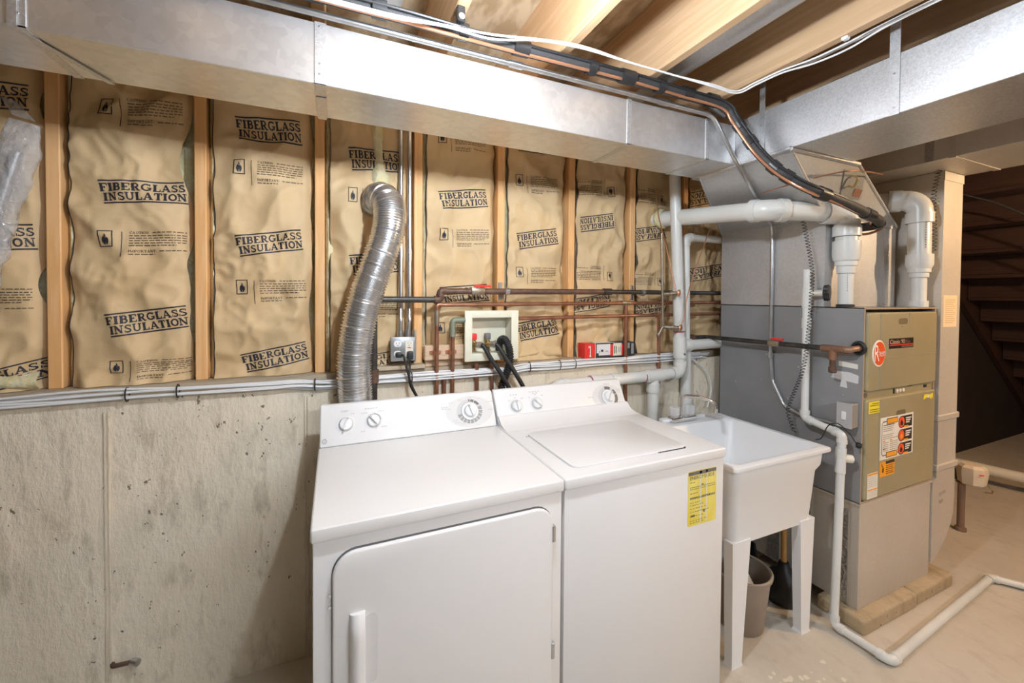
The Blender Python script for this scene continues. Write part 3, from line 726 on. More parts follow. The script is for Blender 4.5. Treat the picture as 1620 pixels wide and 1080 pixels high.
def leg(xa, xb, ya, yb, fx, fy, wx, wy):
    L = [[Vector((xa, ya, .50)), Vector((xb, ya, .50)), Vector((xb, yb, .50)), Vector((xa, yb, .50))],
         [Vector((xa+(fx-xa)*.1, ya, .46)), Vector((xb+(fx+wx-xb)*.1, ya, .46)), Vector((xb+(fx+wx-xb)*.1, yb, .46)), Vector((xa+(fx-xa)*.1, yb, .46))],
         [Vector((fx, fy, .012)), Vector((fx+wx, fy, .012)), Vector((fx+wx, fy+wy, .012)), Vector((fx, fy+wy, .012))],
         [Vector((fx-.004, fy-.003, 0)), Vector((fx+wx+.003, fy-.003, 0)), Vector((fx+wx+.003, fy+wy+.004, 0)), Vector((fx-.004, fy+wy+.004, 0))]]
    MB().loft(L).build('leg', SINKM, K, ang=20)
leg(1.480, 1.585, .046, .085, 1.488, .046, .055, .035); leg(1.898, 1.996, .046, .085, 1.918, .046, .055, .035)
leg(1.480, 1.585, .50, .54, 1.488, .505, .055, .035); leg(1.898, 1.996, .50, .54, 1.918, .505, .055, .035)
MB().tube([(1.735, .265, .50), (1.735, .265, .36), (1.745, .30, .28), (1.745, .33, .20)], .021, 14).build('drain_tailpipe', PVC, K)
# faucet
fa = MB().rbox(1.640, 1.800, .515, .560, .822, .848, .006, 2).build('faucet', CHROME, K)
MB().tube(fillet([(1.718, .54, .845), (1.718, .54, .955), (1.760, .46, .960), (1.79, .395, .945), (1.79, .39, .905)], .032, 8), .0085, 12).build('spout', CHROME, fa)
MB().lathe([(.0105, .0), (.0105, .022)], (1.79, .39, .893), (0, 0, 1), 14).build('spout_tip', CHROME, fa)
for x in (1.668, 1.772):
    MB().lathe([(.017, .848), (.022, .852), (.026, .862), (.028, .895), (.024, .898)], (x, .538, 0), seg=10).build('handle', ACRYL, fa, ang=20)
    MB().lathe([(.006, .848), (.006, .89)], (x, .538, 0), seg=8).build('handle_core', CHROME, fa)

# ================================================================ FURNACE
FX0, FX1, FY0, FY1 = 2.198, 2.826, -.022, .710
FZ0, FZ1 = .5486, 1.4256
F = thing('gas_furnace', 'upright grey and bronze gas furnace standing on concrete blocks', 'furnace', (2.51, .34, .068))
g = MB(); g.box(FX0, FX0+.004, FY0, FY1, FZ0, FZ1); g.box(FX1-.004, FX1, FY0, FY1, FZ0, FZ1); g.box(FX0, FX1, FY1-.004, FY1, FZ0, FZ1)
g.box(FX0, FX1, FY0, FY1, FZ1-.004, FZ1); g.box(FX0, FX1, FY0, FY1, FZ0, FZ0+.004); g.box(FX0+.004, FX1-.004, .05, .06, FZ0, FZ1)
g.build('cabinet', GREYP, F)
g = MB(); e_ = .0008; g.box(FX0+e_, FX0+.010, FY0-.001, FY0+.010, FZ0+e_, FZ1-e_); g.box(FX1-.008, FX1-e_, FY0-.001, FY0+.010, FZ0+e_, FZ1-e_); g.box(FX0+.010, FX1-.008, FY0-.001, FY0+.010, FZ1-.007, FZ1-e_); g.box(FX0+.010, FX1-.008, FY0-.001, FY0+.010, FZ0+e_, FZ0+.008)
g.build('cabinet_edge', EDGEP, F)
def fdoor(name, z0, z1):
    g = MB(); g.prism(rr2(FX0+.0145, FX1-.012, z0, z1, .012, 4), lambda p, q, a: (p, a, q), FY0+.025, FY0-.012, .008, 3)
    return g.build(name, BRONZEP, F, ang=28)
ud = fdoor('upper_door', 1.052, 1.405); lo = fdoor('lower_door', .563, 1.016)
MB().box(FX0+.012, FX1-.01, FY0+.004, FY0+.02, 1.012, 1.056).build('control_strip', BRONZEP, F)
YD = FY0-.012
def ridge(parent, pts, r=.0028, m=None):
    MB().tube([(p[0], YD, p[1]) for p in pts], r, 6).build('embossed_line', m or mat_ridge, parent)
mat_ridge = mat('worn_bronze_ridge', (.40, .36, .26), .3, .3)
ridge(ud, [(2.305, 1.400), (2.305, 1.285)]); ridge(ud, [(2.305, 1.16), (2.305, 1.057)])
ridge(ud, [(2.345, 1.198), (2.812, 1.199)], .002); ridge(ud, [(2.545, 1.400), (2.545, 1.352), (2.535, 1.340), (2.485, 1.338)], .0022)
ridge(lo, [(2.312, 1.012), (2.312, .57)]); ridge(lo, [(2.318, .722), (2.812, .728)], .002)
for d, z in ((ud, 1.362), (lo, .932)):
    MB().prism(rr2(2.455, 2.535, z-.014, z+.014, .013, 5), lambda p, q, a: (p, a, q), YD+.004, YD-.0006, .0005, 1).build('finger_recess', mat('recess_bronze', (.17, .135, .075), .5), d)
# round maker badge
g = MB(); cx, cz = 2.293, 1.221
g.lathe([(.060, 0), (.060, .003), (.056, .0045), (.001, .0045)], (cx, YD+.001, cz), (0, -1, 0), 36); g.m = [0]*len(g.f)
g.cur = 1; g.lathe([(.053, .0046), (.053, .0052), (.001, .0052)], (cx, YD+.001, cz), (0, -1, 0), 36); g.cur = 0
g.v = [Vector((cx+(v.x-cx)*.86, v.y, v.z)) for v in g.v]
font_text('R', (cx-.040, YD-.0048, cz-.034), (1, 0, 0), (.0, 0, 1), .038, .074, g, 0)
font_text('heem', (cx-.006, YD-.0048, cz-.014), (1, 0, 0), (0, 0, 1), .050, .034, g, 0)
g.build('maker_badge', [LABELW, REDLOGO], ud, fix=False)
# nameplate
g = MB(); g.box(2.377, 2.587, YD-.0015, YD+.001, 1.238, 1.284)
g.m = [0]*len(g.f)
yq = YD-.0018
def fq(x0, x1, z0, z1, mi, y=None):
    y = yq if y is None else y
    g.add([(x0, y, z0), (x1, y, z0), (x1, y, z1), (x0, y, z1)], [(0, 1, 2, 3)], mi)
fq(2.379, 2.585, 1.251, 1.256, 2); fq(2.48, 2.583, 1.2415, 1.2475, 3)
font_text('Classic 90', (2.382, yq, 1.259), (1, 0, 0), (0, 0, 1), .125, .020, g, 1); font_text('Plus', (2.512, yq, 1.259), (1, 0, 0), (0, 0, 1), .044, .017, g, 3)
g.build('nameplate', [mat('black_nameplate', (.02, .018, .016), .4), mat('peach_print', (.75, .48, .32), .5), RED, mat('brown_print', (.22, .13, .09), .5)], ud, fix=False)
# control strip details
for i in range(3): MB().lathe([(.009, 0), (.009, .004), (.006, .005)], (2.488+.028*i, FY0+.004, 1.032), (0, -1, 0), 14).build('indicator', LABELW, F)
MB().box(2.46, 2.464, FY0, FY0+.004, 1.022, 1.046).build('strip_slot', DKGAP, F)
MB().box(2.585, 2.62, FY0, FY0+.004, 1.047, 1.050).build('strip_slot', DKGAP, F)
MB().box(2.735, 2.757, FY0, FY0+.004, 1.030, 1.042).build('strip_slot', DKGAP, F)
MB().lathe([(.010, 0), (.010, .008), (.005, .010)], (2.222, FY0+.004, 1.034), (0, -1, 0), 10).build('door_screw', STEEL, F)
# stickers on the lower door
yb, yq = YD+.0005, YD-.0014
def plate(x0, x1, z0, z1): g.box(x0, x1, YD-.001, yb, z0, z1)
g = MB(); plate(2.226, 2.314, .954, 1.006); g.m = [0]*len(g.f)
for i in range(5):
    if i != 2: fq(2.232+(.02 if i == 4 else 0), 2.306, .960+i*.009, .9635+i*.009, 1)
g.build('yellow_sticker', [YELLOW2, mat('brown_ink', (.20, .14, .02), .5)], lo, fix=False)
g = MB(); plate(2.322, 2.605, .731, .924); g.m = [0]*len(g.f)
KK, OO, RD, GG = 1, 2, 3, 4
ribbon([(2.40, .905), (2.345, .905), (2.335, .895), (2.335, .760), (2.345, .750), (2.40, .750)], .004, g, lambda p, q: (p, yq, q), KK, 1)
ribbon([(2.49, .905), (2.52, .905)], .004, g, lambda p, q: (p, yq, q), KK, 1); ribbon([(2.45, .750), (2.50, .750)], .004, g, lambda p, q: (p, yq, q), KK, 1)
for z in (.905, .750):
    fq(2.372, 2.466, z-.013, z+.013, KK); fq(2.376, 2.462, z-.010, z+.010, OO, yq-.0003)
for i, z in enumerate((.888, .825, .762)):
    fq(2.507, 2.593, z-.026, z+.028, KK)
    c0 = len(g.v); n = 16
    g.add([(2.500, yq-.0003, z)]+[(2.500+.029*math.cos(2*math.pi*k/n), yq-.0003, z+.029*math.sin(2*math.pi*k/n)) for k in range(n)], [(0, 1+k, 1+(k+1) % n) for k in range(n)], KK)
    g.add([(2.500, yq-.0005, z)]+[(2.500+.025*math.cos(2*math.pi*k/n), yq-.0005, z+.025*math.sin(2*math.pi*k/n)) for k in range(n)], [(0, 1+k, 1+(k+1) % n) for k in range(n)], RD)
    fl = [(2.484+p[0]*.032, yq-.0007, z-.018+p[1]*.034) for p in FLAME]; n = len(fl)
    g.add([(2.500, yq-.0007, z-.006)]+fl, [(0, 1+k, 1+(k+1) % n) for k in range(n)], KK if i != 1 else OO)
    for j in range(3): fq(2.536, 2.585-.008*j, z+.012-j*.010, z+.018-j*.010, 0, yq-.0003)
    fq(2.520, 2.560, z-.028, z-.020, OO, yq-.0005)
rnd = random.Random(5)
for j in range(14):
    z = .886-j*.009
    if j in (4, 8): continue
    if j > 8: fq(2.345, 2.392, z, z+.004, GG); fq(2.402, 2.468, z, z+.004, GG)
    else: fq(2.345, 2.470-rnd.random()*.05, z, z+.004, GG if j else KK)
for x, z in ((2.345, .812), (2.402, .812), (2.345, .775)): fq(x, x+.02, z, z+.006, OO)
g.build('warning_sticker', [LABELW, mat('black_print', (.03, .025, .022), .5), ORANGE, mat('flame_red', (.85, .10, .02), .5), mat('grey_text', (.42, .38, .33), .5)], lo, fix=False)
g = MB(); plate(2.325, 2.448, .653, .724); g.m = [0]*len(g.f)
fq(2.372, 2.446, .708, .722, 1)
for j in range(5): fq(2.375, 2.440-.006*(j % 2), .698-j*.009, .701-j*.009, 1)
fq(2.345, 2.355, .672, .690, 1); ribbon([(2.338, .712), (2.345, .700), (2.356, .690), (2.350, .672)], .004, g, lambda p, q: (p, yq, q), 1, 1)
g.build('orange_sticker', [ORANGE, mat('dark_brown_print', (.06, .03, .01), .5)], lo, fix=False)
g = MB(); plate(2.229, 2.309, .570, .684); g.m = [0]*len(g.f)
fq(2.230, 2.308, .674, .683, 1); fq(2.230, 2.308, .606, .612, 1)
for j in range(6): fq(2.235, 2.303, .666-j*.0085, .668-j*.0085, 2)
for j in range(4): fq(2.235, 2.303, .600-j*.0075, .602-j*.0075, 2)
g.build('tall_white_sticker', [LABELW, ORANGE, mat('grey_text2', (.50, .46, .40), .5)], lo, fix=False)
g = MB(); yq = YD-.0012
g.add([(2.690, yq, .975), (2.70, yq, 1.000), (2.745, yq, .998), (2.72, yq, .980)], [(0, 1, 2, 3)], 0); g.add([(2.745, yq, .992), (2.785, yq, 1.003), (2.787, yq, .978), (2.760, yq, .972)], [(0, 1, 2, 3)], 0)
g.add([(2.715, yq+.0002, .985), (2.73, yq+.0002, .998), (2.765, yq+.0002, .995), (2.76, yq+.0002, .978)], [(0, 1, 2, 3)], 1)
g.build('torn_sticker', [YELLOW2, LABELW], lo, fix=False)
# labels on the left flank of the cabinet
xq = FX0-.0008
g = MB(); g.add([(xq, .072, 1.178), (xq, -.004, 1.172), (xq, -.004, 1.150), (xq, .072, 1.155)], [(0, 1, 2, 3)]); g.build('flank_label', LABELW, F, fix=False)
g = MB(); g.add([(xq, .095, 1.128), (xq, .03, 1.132), (xq, -.008, 1.122), (xq, -.006, 1.085), (xq, .098, 1.095)], [(0, 1, 2, 3, 4)]); g.add([(xq, .06, 1.092), (xq, .04, 1.09), (xq, .035, 1.058), (xq, .065, 1.06)], [(0, 1, 2, 3)]); g.build('flank_label', mat('silver_white_label', (.72, .73, .74), .35, .2), F, fix=False)
# base plenum
g = MB(); g.box(FX0+.004, FX1-.002, FY0+.002, FY1, .068, FZ0-.001)
g.box(FX0-.003, FX1+.004, FY0-.004, FY1, FZ0-.010, FZ0)
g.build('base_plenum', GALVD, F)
for y in (.02, .18, .33): MB().prism([(FX0-.002, .070), (FX0-.002, .500), (FX0+.004, .505), (FX0+.004, .069)], lambda p, q, a: (p, a, q), y, y+.06).build('foil_tape_strip', FOIL, F)
rnd = random.Random(11)
for (y, z) in ((.60, .98), (.52, 1.0), (.44, 1.02), (.30, .95), (.25, 1.12), (.14, .98), (.10, 1.10), (.05, 1.02), (.33, 1.35), (.66, 1.12)):
    MB().lathe([(.0035, 0), (.0035, .002), (.002, .003)], (FX0, y, z), (-1, 0, 0), 8).build('screw', STEEL, F)

# concrete blocks under the furnace
def block(x0, x1, y0, y1, lab):
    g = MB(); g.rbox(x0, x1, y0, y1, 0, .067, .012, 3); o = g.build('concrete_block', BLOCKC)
    for v in o.data.vertices: v.co += Vector((noise.noise(v.co*30), noise.noise(v.co*30+Vector((9, 0, 0))), 0))*.004
    tag(o, lab, 'concrete block', 'blocks under the furnace')
block(2.152, 2.594, -.072, .12, 'near concrete block under the front left corner of the furnace')
block(2.600, 2.955, -.068, .12, 'concrete block under the front right corner of the furnace')
block(2.152, 2.594, .47, .66, 'rear concrete block under the furnace behind the sink legs')

# ---- plenum and transition on top of the furnace
Pn = thing('supply_plenum', 'galvanized sheet metal plenum slanting from furnace top up to the trunk duct', 'duct', (2.5, .42, FZ1))
PY0, PX1, PZ = .141, 2.815, 1.850
g = MB(); g.box(FX0+.001, PX1, PY0, FY1-.001, FZ1+.001, PZ); g.build('plenum_box', GALV3, Pn)
g = MB()
lowr = [(FX0, PY0-.002, PZ), (PX1, PY0-.002, PZ), (PX1, FY1, PZ), (FX0, FY1, PZ)]
upr = [(1.727, .012, 2.066), (2.200, .012, 2.066), (2.200, .455, 2.066), (1.727, .455, 2.066)]
g.loft([[Vector(v) for v in lowr], [Vector(v) for v in upr]]); g.build('slanted_transition', GALV3, Pn)
g = MB(); g.box(FX0-.002, PX1+.002, PY0-.003, FY1, PZ-.012, PZ+.003); g.build('collar', GALV3, Pn)
g = MB()
for a, b in zip(lowr, upr):
    a, b = Vector(a), Vector(b); d = (b-a).normalized(); g.tube([a, b], .006, 6)
g.tube([upr[0], upr[1]], .010, 6); g.tube([upr[0], upr[3]], .008, 6)
g.build('seam_flange', GALV2, Pn)
g = MB(); g.box(2.700, 2.752, PY0-.0012, PY0+.001, FZ1+.004, PZ-.014); g.build('foil_tape_strip', FOIL, Pn)
g = MB(); g.box(2.40, 2.56, PY0-.0008, PY0+.001, 1.60, 1.83); g.build('access_panel', GALV3, Pn)
def on_front(x, f, lift=.004):
    """point on the slanted front of the transition"""
    y = PY0+(0.012-PY0)*f; z = PZ+(2.066-PZ)*f; return Vector((x, y-lift*.86, z-lift*.5))
g = MB(); vs = [on_front(x, f) for x, f in ((2.20, .42), (2.36, .42), (2.28, .88), (2.12, .88))]; g.add(vs, [(0, 1, 2, 3)]); g.build('access_panel', GALV2, Pn, fix=False)
g = MB(); vs = [on_front(x, f, .006) for x, f in ((2.28, .46), (2.34, .46), (2.33, .60), (2.27, .60))]; g.add(vs, [(0, 1, 2, 3)]); g.build('small_brown_label', mat('brown_paper_label', (.30, .14, .09), .6), Pn, fix=False)
MB().tube(fillet([on_front(2.20, .80, .002), on_front(2.20, .80, .03), on_front(2.21, .62, .03), on_front(2.21, .62, .002)], .008, 4), .005, 8).build('panel_handle', BRASS, Pn)

# ---- ducts
def strap(parent, name, pts, w, axis):
    """thin hanger strap through pts, w wide along axis"""
    ax = Vector(axis)*w/2; g = MB(); P = [Vector(p) for p in pts]; L = []
    for i, p in enumerate(P):
        d = (P[min(i+1, len(P)-1)]-P[max(i-1, 0)]).normalized(); nn = d.cross(ax).normalized()*.0009
        L.append([p-ax-nn, p+ax-nn, p+ax+nn, p-ax+nn])
    g.loft(L); return g.build(name, GALV2, parent)
DU = thing('supply_duct', 'long rectangular galvanized duct running along the top of the insulated wall', 'duct', (0, .375, 2.07))
def duct_x(x0, x1): return MB().rbox(x0, x1, .257, .493, 2.071, 2.246, .002, 1)
for a, b in ((-3.1, -.6145), (-.6135, .000), (.001, 1.112), (1.113, 1.535), (1.536, 1.7255)):
    duct_x(a, b).build('duct_section', GALV, DU)
for x, w in ((-.607, .022), (.014, .030), (1.122, .022), (1.548, .020)):
    g = MB(); g.box(x-w/2, x+w/2, .2545, .258, 2.069, 2.247); g.box(x-w/2, x+w/2, .2545, .495, 2.0685, 2.0725)
    s = g.build('drive_cleat', GALV2, DU)
    for z in (2.10, 2.13, 2.235): MB().lathe([(.0035, 0), (.003, .002)], (x-.002, .2545, z), (0, -1, 0), 8).build('rivet', STEEL, s)
strap(DU, 'hanger_strap', [(-.617, .2530, 2.35), (-.617, .2530, 2.072), (-.617, .256, 2.0675), (-.60, .31, 2.0665), (-.535, .49, 2.0655)], .016, (1, 0, 0))
strap(DU, 'hanger_strap', [(.014, .33, 2.0665), (.014, .50, 2.0665), (.014, .50, 2.35)], .026, (1, 0, 0))

TR = thing('trunk_duct', 'wide galvanized trunk duct under the joists running towards the right', 'duct', (1.94, -1.6, 2.07))
MB().rbox(1.727, 2.140, -1.2, .51, 2.068, 2.262, .002, 1).build('duct_section', GALV2, TR)
MB().rbox(1.727, 2.140, -4.5, -1.201, 2.068, 2.262, .002, 1).build('duct_section', GALV2, TR)
for y in (-.318, .132):
    strap(TR, 'hanger_strap', [(1.7245, y, 2.62), (1.7245, y, 2.10), (1.7245, y, 2.0665), (1.74, y, 2.0655)], .028 if y < 0 else .024, (0, 1, 0))
    for z in (2.09, 2.20): MB().lathe([(.0035, 0), (.003, .002)], (1.7235, y, z), (-1, 0, 0), 8).build('rivet', STEEL, TR)
RT = thing('return_trunk_duct', 'dull return air duct behind the trunk duct above the furnace', 'duct', (2.85, -1.5, 2.11))
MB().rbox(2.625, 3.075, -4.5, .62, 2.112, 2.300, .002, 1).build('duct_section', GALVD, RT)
for y in (-.06, -.50): strap(RT, 'hanger_strap', [(2.6225, y, 2.62), (2.6225, y, 2.112), (2.64, y, 2.1105)], .030, (0, 1, 0))
for y in (-.14, -.60): MB().box(2.622, 3.078, y-.012, y+.012, 2.109, 2.303).build('drive_cleat', GALVD, RT)

RD_ = thing('return_drop_duct', 'tall return air drop duct with curved boot at the right of the furnace', 'duct', (2.96, .15, .11))
RY0, RY1 = -.030, .36
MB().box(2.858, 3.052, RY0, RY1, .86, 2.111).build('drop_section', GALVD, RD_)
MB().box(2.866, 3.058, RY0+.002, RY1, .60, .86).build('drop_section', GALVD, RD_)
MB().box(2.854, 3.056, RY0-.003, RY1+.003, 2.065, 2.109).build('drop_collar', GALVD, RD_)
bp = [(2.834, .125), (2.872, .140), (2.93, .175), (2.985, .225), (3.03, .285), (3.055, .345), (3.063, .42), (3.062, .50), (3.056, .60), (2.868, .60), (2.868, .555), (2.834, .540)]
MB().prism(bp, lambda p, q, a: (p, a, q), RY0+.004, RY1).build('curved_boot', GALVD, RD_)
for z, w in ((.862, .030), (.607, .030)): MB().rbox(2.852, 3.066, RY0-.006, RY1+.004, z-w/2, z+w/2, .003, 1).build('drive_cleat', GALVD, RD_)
g = MB(); g.box(2.880, 3.018, RY0-.0012, RY0+.0005, 1.325, 1.487); g.m = [0]*len(g.f)
for j in range(12): g.add([(2.895, RY0-.0015, 1.345+j*.0105), (3.000-.02*(j % 3 == 0), RY0-.0015, 1.345+j*.0105), (3.000-.02*(j % 3 == 0), RY0-.0015, 1.349+j*.0105), (2.895, RY0-.0015, 1.349+j*.0105)], [(0, 1, 2, 3)], 1)
g.build('paper_tag', [TAG, mat('tag_text', (.55, .42, .26), .6)], RD_, fix=False)
g = MB()
font_text('RETURN', (2.90, RY0+.0025, .455), (1, 0, .12), (0, 0, 1), .06, .018, g, 0); font_text('SIDE', (2.90, RY0+.0025, .415), (1, 0, .12), (0, 0, 1), .04, .018, g, 0)
g.build('pencil_note', mat('pencil_grey', (.30, .25, .19), .7), RD_, fix=False)

# round ducts between the joists
t = thing('round_branch_duct', 'round silver branch duct between the joists at upper right', 'duct', (1.345, -1.5, 2.38))
MB().tube([(1.335, -2.6, 2.445), (1.335, .75, 2.445)], .076, 28).build('pipe', GALV3, t)
MB().tube([(1.335+.0745*math.cos(-.9), -2.6, 2.445+.0745*math.sin(-.9)), (1.335+.0745*math.cos(-.9), .75, 2.445+.0745*math.sin(-.9))], .004, 6).build('seam', GALV3, t)
t = thing('round_branch_duct', 'pale round branch duct end above the black line set', 'duct', (.18, -.5, 2.38))
MB().tube([(.175, -.30, 2.50), (.175, .36, 2.46)], .088, 28).build('pipe', mat('pale_zinc', (.62, .63, .63), .45, .6), t)

# ================================================================ PIPES
def corner(a, b, c, R, ext, n=8):
    a, b, c = Vector(a), Vector(b), Vector(c); d1 = (a-b).normalized(); d2 = (c-b).normalized(); ang = d1.angle(d2); t = R/math.tan(ang/2)
    pts = fillet([b+d1*(t+ext), b, b+d2*(t+ext)], R, n); return pts
def elbow(parent, a, b, c, r, R, m, name='elbow'):
    p = corner(a, b, c, R, r*.85)
    g = MB(); g.tube(p, r*1.13, 18)
    g.tube([p[0], p[0].lerp(p[1], .85)], r*1.24, 18); g.tube([p[-1], p[-1].lerp(p[-2], .85)], r*1.24, 18)
    return g.build(name, m, parent)
def coupling(parent, p, d, r, L, m, name='coupling', k=1.2):
    p, d = Vector(p), Vector(d).normalized(); g = MB(); g.tube([p-d*L/2, p+d*L/2], r*k, 18); return g.build(name, m, parent)
def run(parent, pts, r, R, m, elb=True, name='pipe', seg=16):
    MB().tube(fillet(pts, R, 8), r, seg).build(name, m, parent)
    if elb:
        for i in range(1, len(pts)-1): elbow(parent, pts[i-1], pts[i], pts[i+1], r, R, m)

# --- big white vent out of the wall down to the furnace
t = thing('exhaust_vent_pipe', 'thick white plastic vent pipe from the wall bending down onto the furnace', 'pipe', (2.10, .4, FZ1))
pts = [(1.815, .86, 1.930), (1.925, .235, 1.880), (2.262, .085, 1.868), (2.262, .085, 1.62)]
run(t, pts, .0445, .075, PVC)
MB().lathe([(.055, 1.735), (.055, 1.665), (.050, 1.645), (.037, 1.635), (.037, 1.585), (.030, 1.585)], (2.262, .085, 0), seg=24).build('reducer', PVC, t, ang=25)
MB().tube([(2.262, .085, 1.60), (2.262, .085, 1.427)], .0302, 20).build('lower_pipe', PVC, t)
MB().lathe([(.036, 1.427), (.036, 1.437), (.031, 1.440)], (2.262, .085, 0), seg=20).build('rubber_grommet', BLACK, t)
g = MB()
for j in range(7): g.box(2.238, 2.2395, .065, .069, 1.50+j*.012, 1.508+j*.012)
g.build('pipe_print', GREYM, t)
g = MB(); vs = []
for j in range(9):
    for i in range(16):
        a = 2*math.pi*i/16; rr_ = .042+.018*math.sin(math.pi*j/8)*(1+.5*noise.noise(Vector((i, j*.7, 2))))
        vs.append(Vector((1.822+math.cos(a)*rr_, .835-.05*j/8, 1.928+math.sin(a)*rr_)))
g.add(vs, [(j*16+i, j*16+(i+1) % 16, (j+1)*16+(i+1) % 16, (j+1)*16+i) for j in range(8) for i in range(16)]); g.build('fibre_collar', FIBER, t, ang=70, fix=False)
# --- intake
t = thing('intake_vent_pipe', 'white plastic intake pipe with hooked top at the right of the furnace top', 'pipe', (2.75, .02, FZ1))
pts = [(2.755, .018, 1.60), (2.755, .022, 1.965), (2.60, .34, 1.985)]
run(t, pts, .0445, .085, PVC)
MB().lathe([(.053, 1.690), (.053, 1.640), (.050, 1.630), (.037, 1.605), (.037, 1.575), (.030, 1.575)], (2.755, .018, 0), seg=24).build('reducer', PVC, t, ang=25)
MB().tube([(2.755, .018, 1.60), (2.755, .018, 1.427)], .0302, 20).build('lower_pipe', PVC, t)
MB().lathe([(.038, 1.427), (.038, 1.458), (.0302, 1.460)], (2.755, .018, 0), seg=20).build('base_collar', PVC, t)
g = MB()
for j in range(13): g.box(2.726, 2.7275, -.018, -.012, 1.72+j*.012, 1.728+j*.012)
g.build('pipe_print', GREYM, t)
MB().lathe([(.008, 0), (.008, .006)], (2.795, .02, 1.43), (0, 0, 1), 10).build('red_clip', RED, t)

# --- drain stack by the sink
t = thing('drain_pipe', 'white plastic drain stack standing between the washer and the furnace', 'pipe', (1.85, .70, 0))
run(t, [(1.795, .70, 2.34), (1.872, .70, 1.035), (1.055, .70, 1.022), (1.035, .715, .6)], .030, .042, PVC)
coupling(t, (1.863, .70, 1.19), (-.06, 0, 1), .030, .10, PVC, 'tee'); coupling(t, (1.866, .70, 1.135), (-.06, 0, 1), .030, .030, PVC)
MB().tube([(1.863, .70, 1.19), (2.40, .745, 1.187)], .030, 18).build('branch_pipe', PVC, t); coupling(t, (1.925, .705, 1.19), (1, 0, 0), .030, .050, PVC)
coupling(t, (1.672, .70, 1.030), (1, 0, 0), .030, .11, PVC, 'tee'); MB().tube([(1.672, .70, 1.03), (1.672, .70, .05)], .030, 18).build('riser', PVC, t); coupling(t, (1.672, .70, .965), (0, 0, 1), .030, .05, PVC)
for x in (1.40, 1.275): coupling(t, (x, .70, 1.026), (1, 0, 0), .030, .035, PVC)
coupling(t, (1.335, .70, 1.026), (1, 0, 0), .030, .11, PVC, k=1.08)
for x in (1.605, 1.395, 1.255): MB().tube([(x-.003, .70, 1.0285), (x+.003, .70, 1.0285)], .0312, 18).build('primer_ring', PRIMER, t)
MB().tube([(1.8585, .70, 1.275), (1.859, .70, 1.268)], .0312, 18).build('primer_ring', PRIMER, t)
t = thing('vent_stack', 'second white plastic stack behind the drain stack with an elbow at its top', 'pipe', (1.95, .735, 0))
run(t, [(2.50, .745, 1.822), (1.930, .731, 1.815), (1.945, .731, 1.20)], .0215, .03, PVC)
MB().tube([(1.945, .731, 1.22), (1.955, .731, .02)], .029, 18).build('lower_pipe', PVC, t)
coupling(t, (1.951, .735, .835), (0, 0, 1), .030, .075, PVC); coupling(t, (1.951, .735, .74), (0, 0, 1), .029, .06, PVC, k=1.1)

# --- condensate drain on the furnace flank and across the floor
t = thing('condensate_drain', 'white plastic condensate pipe down the furnace flank and across the floor', 'pipe', (2.1, 0, 0))
run(t, [(2.148, .190, 1.605), (2.148, .187, .885), (2.120, .012, .862), (2.078, .006, .024), (2.084, -.195, .024), (3.175, -.130, .024), (3.36, -.40, .024)], .0165, .028, PVC)
coupling(t, (2.148, .189, 1.47), (0, 0, 1), .0165, .10, PVC, 'tee'); coupling(t, (2.148, .188, 1.345), (0, 0, 1), .0165, .05, PVC)
coupling(t, (2.1105, .0105, .75), (.05, 0, 1), .0165, .11, PVC)
MB().tube([(2.148, .189, 1.49), (2.176, .108, 1.492)], .0145, 14).build('tee_stub', PVCY, t)
MB().tube([(2.112, .0105, .76), (2.150, -.012, .757)], .018, 14).build('cleanout_stub', PVCY, t)
kb = MB(); d = Vector((.047, -.129, .002)).normalized(); up = Vector((0, 0, 1)); sdv = d.cross(up).normalized(); L = []
for h, r in ((-.010, .020), (-.008, .034), (.010, .036), (.016, .030)):
    L.append([Vector((2.172, .118, 1.492))+d*h+(sdv*math.cos(a)+up*math.sin(a))*r*(1+.07*math.cos(8*a)) for a in [2*math.pi*k/48 for k in range(48)]])
kb.loft(L).build('black_cap', BLACK, t)

# --- gas line on the wall
t = thing('gas_pipe', 'black iron gas pipe along the wall with a red valve handle', 'pipe', (1.0, .74, .9))
MB().tube(fillet([(.204, .745, .80), (.204, .745, 1.447), (.465, .745, 1.447)], .02), .0135, 14).build('pipe', BLACKP, t)
MB().tube(fillet([(.455, .745, 1.447), (.482, .745, 1.449), (.484, .743, 1.485), (.66, .74, 1.486), (1.37, .74, 1.492)], .012), .014, 14).build('pipe', RUSTP, t)
MB().tube([(1.36, .74, 1.492), (2.70, .74, 1.494)], .0125, 14).build('pipe', BLACKP, t)
elbow(t, (.204, .745, 1.2), (.204, .745, 1.447), (.4, .745, 1.447), .0135, .02, mat('grey_iron_fitting', (.14, .135, .13), .5, .4, col2=(.20, .19, .18), scale=40))
elbow(t, (.3, .745, 1.447), (.484, .745, 1.447), (.484, .745, 1.6), .0145, .014, RUSTP); elbow(t, (.484, .743, 1.3), (.484, .743, 1.487), (.7, .742, 1.487), .0145, .014, RUSTP)
coupling(t, (1.385, .74, 1.492), (1, 0, 0), .0135, .05, BLACKP, k=1.35); coupling(t, (.204, .745, 1.125), (0, 0, 1), .0135, .055, RUSTP, k=1.45)
MB().rbox(.625, .690, .722, .757, 1.470, 1.503, .006, 2).build('valve_body', BRONZE, t)
g = MB(); g.prism([(.635, .716), (.66, .708), (.672, .712), (.715, .716), (.718, .724), (.675, .728), (.655, .732), (.635, .724)], lambda p, q, a: (p, q, a), 1.505, 1.516, .002, 1); g.build('valve_handle', RED, t)
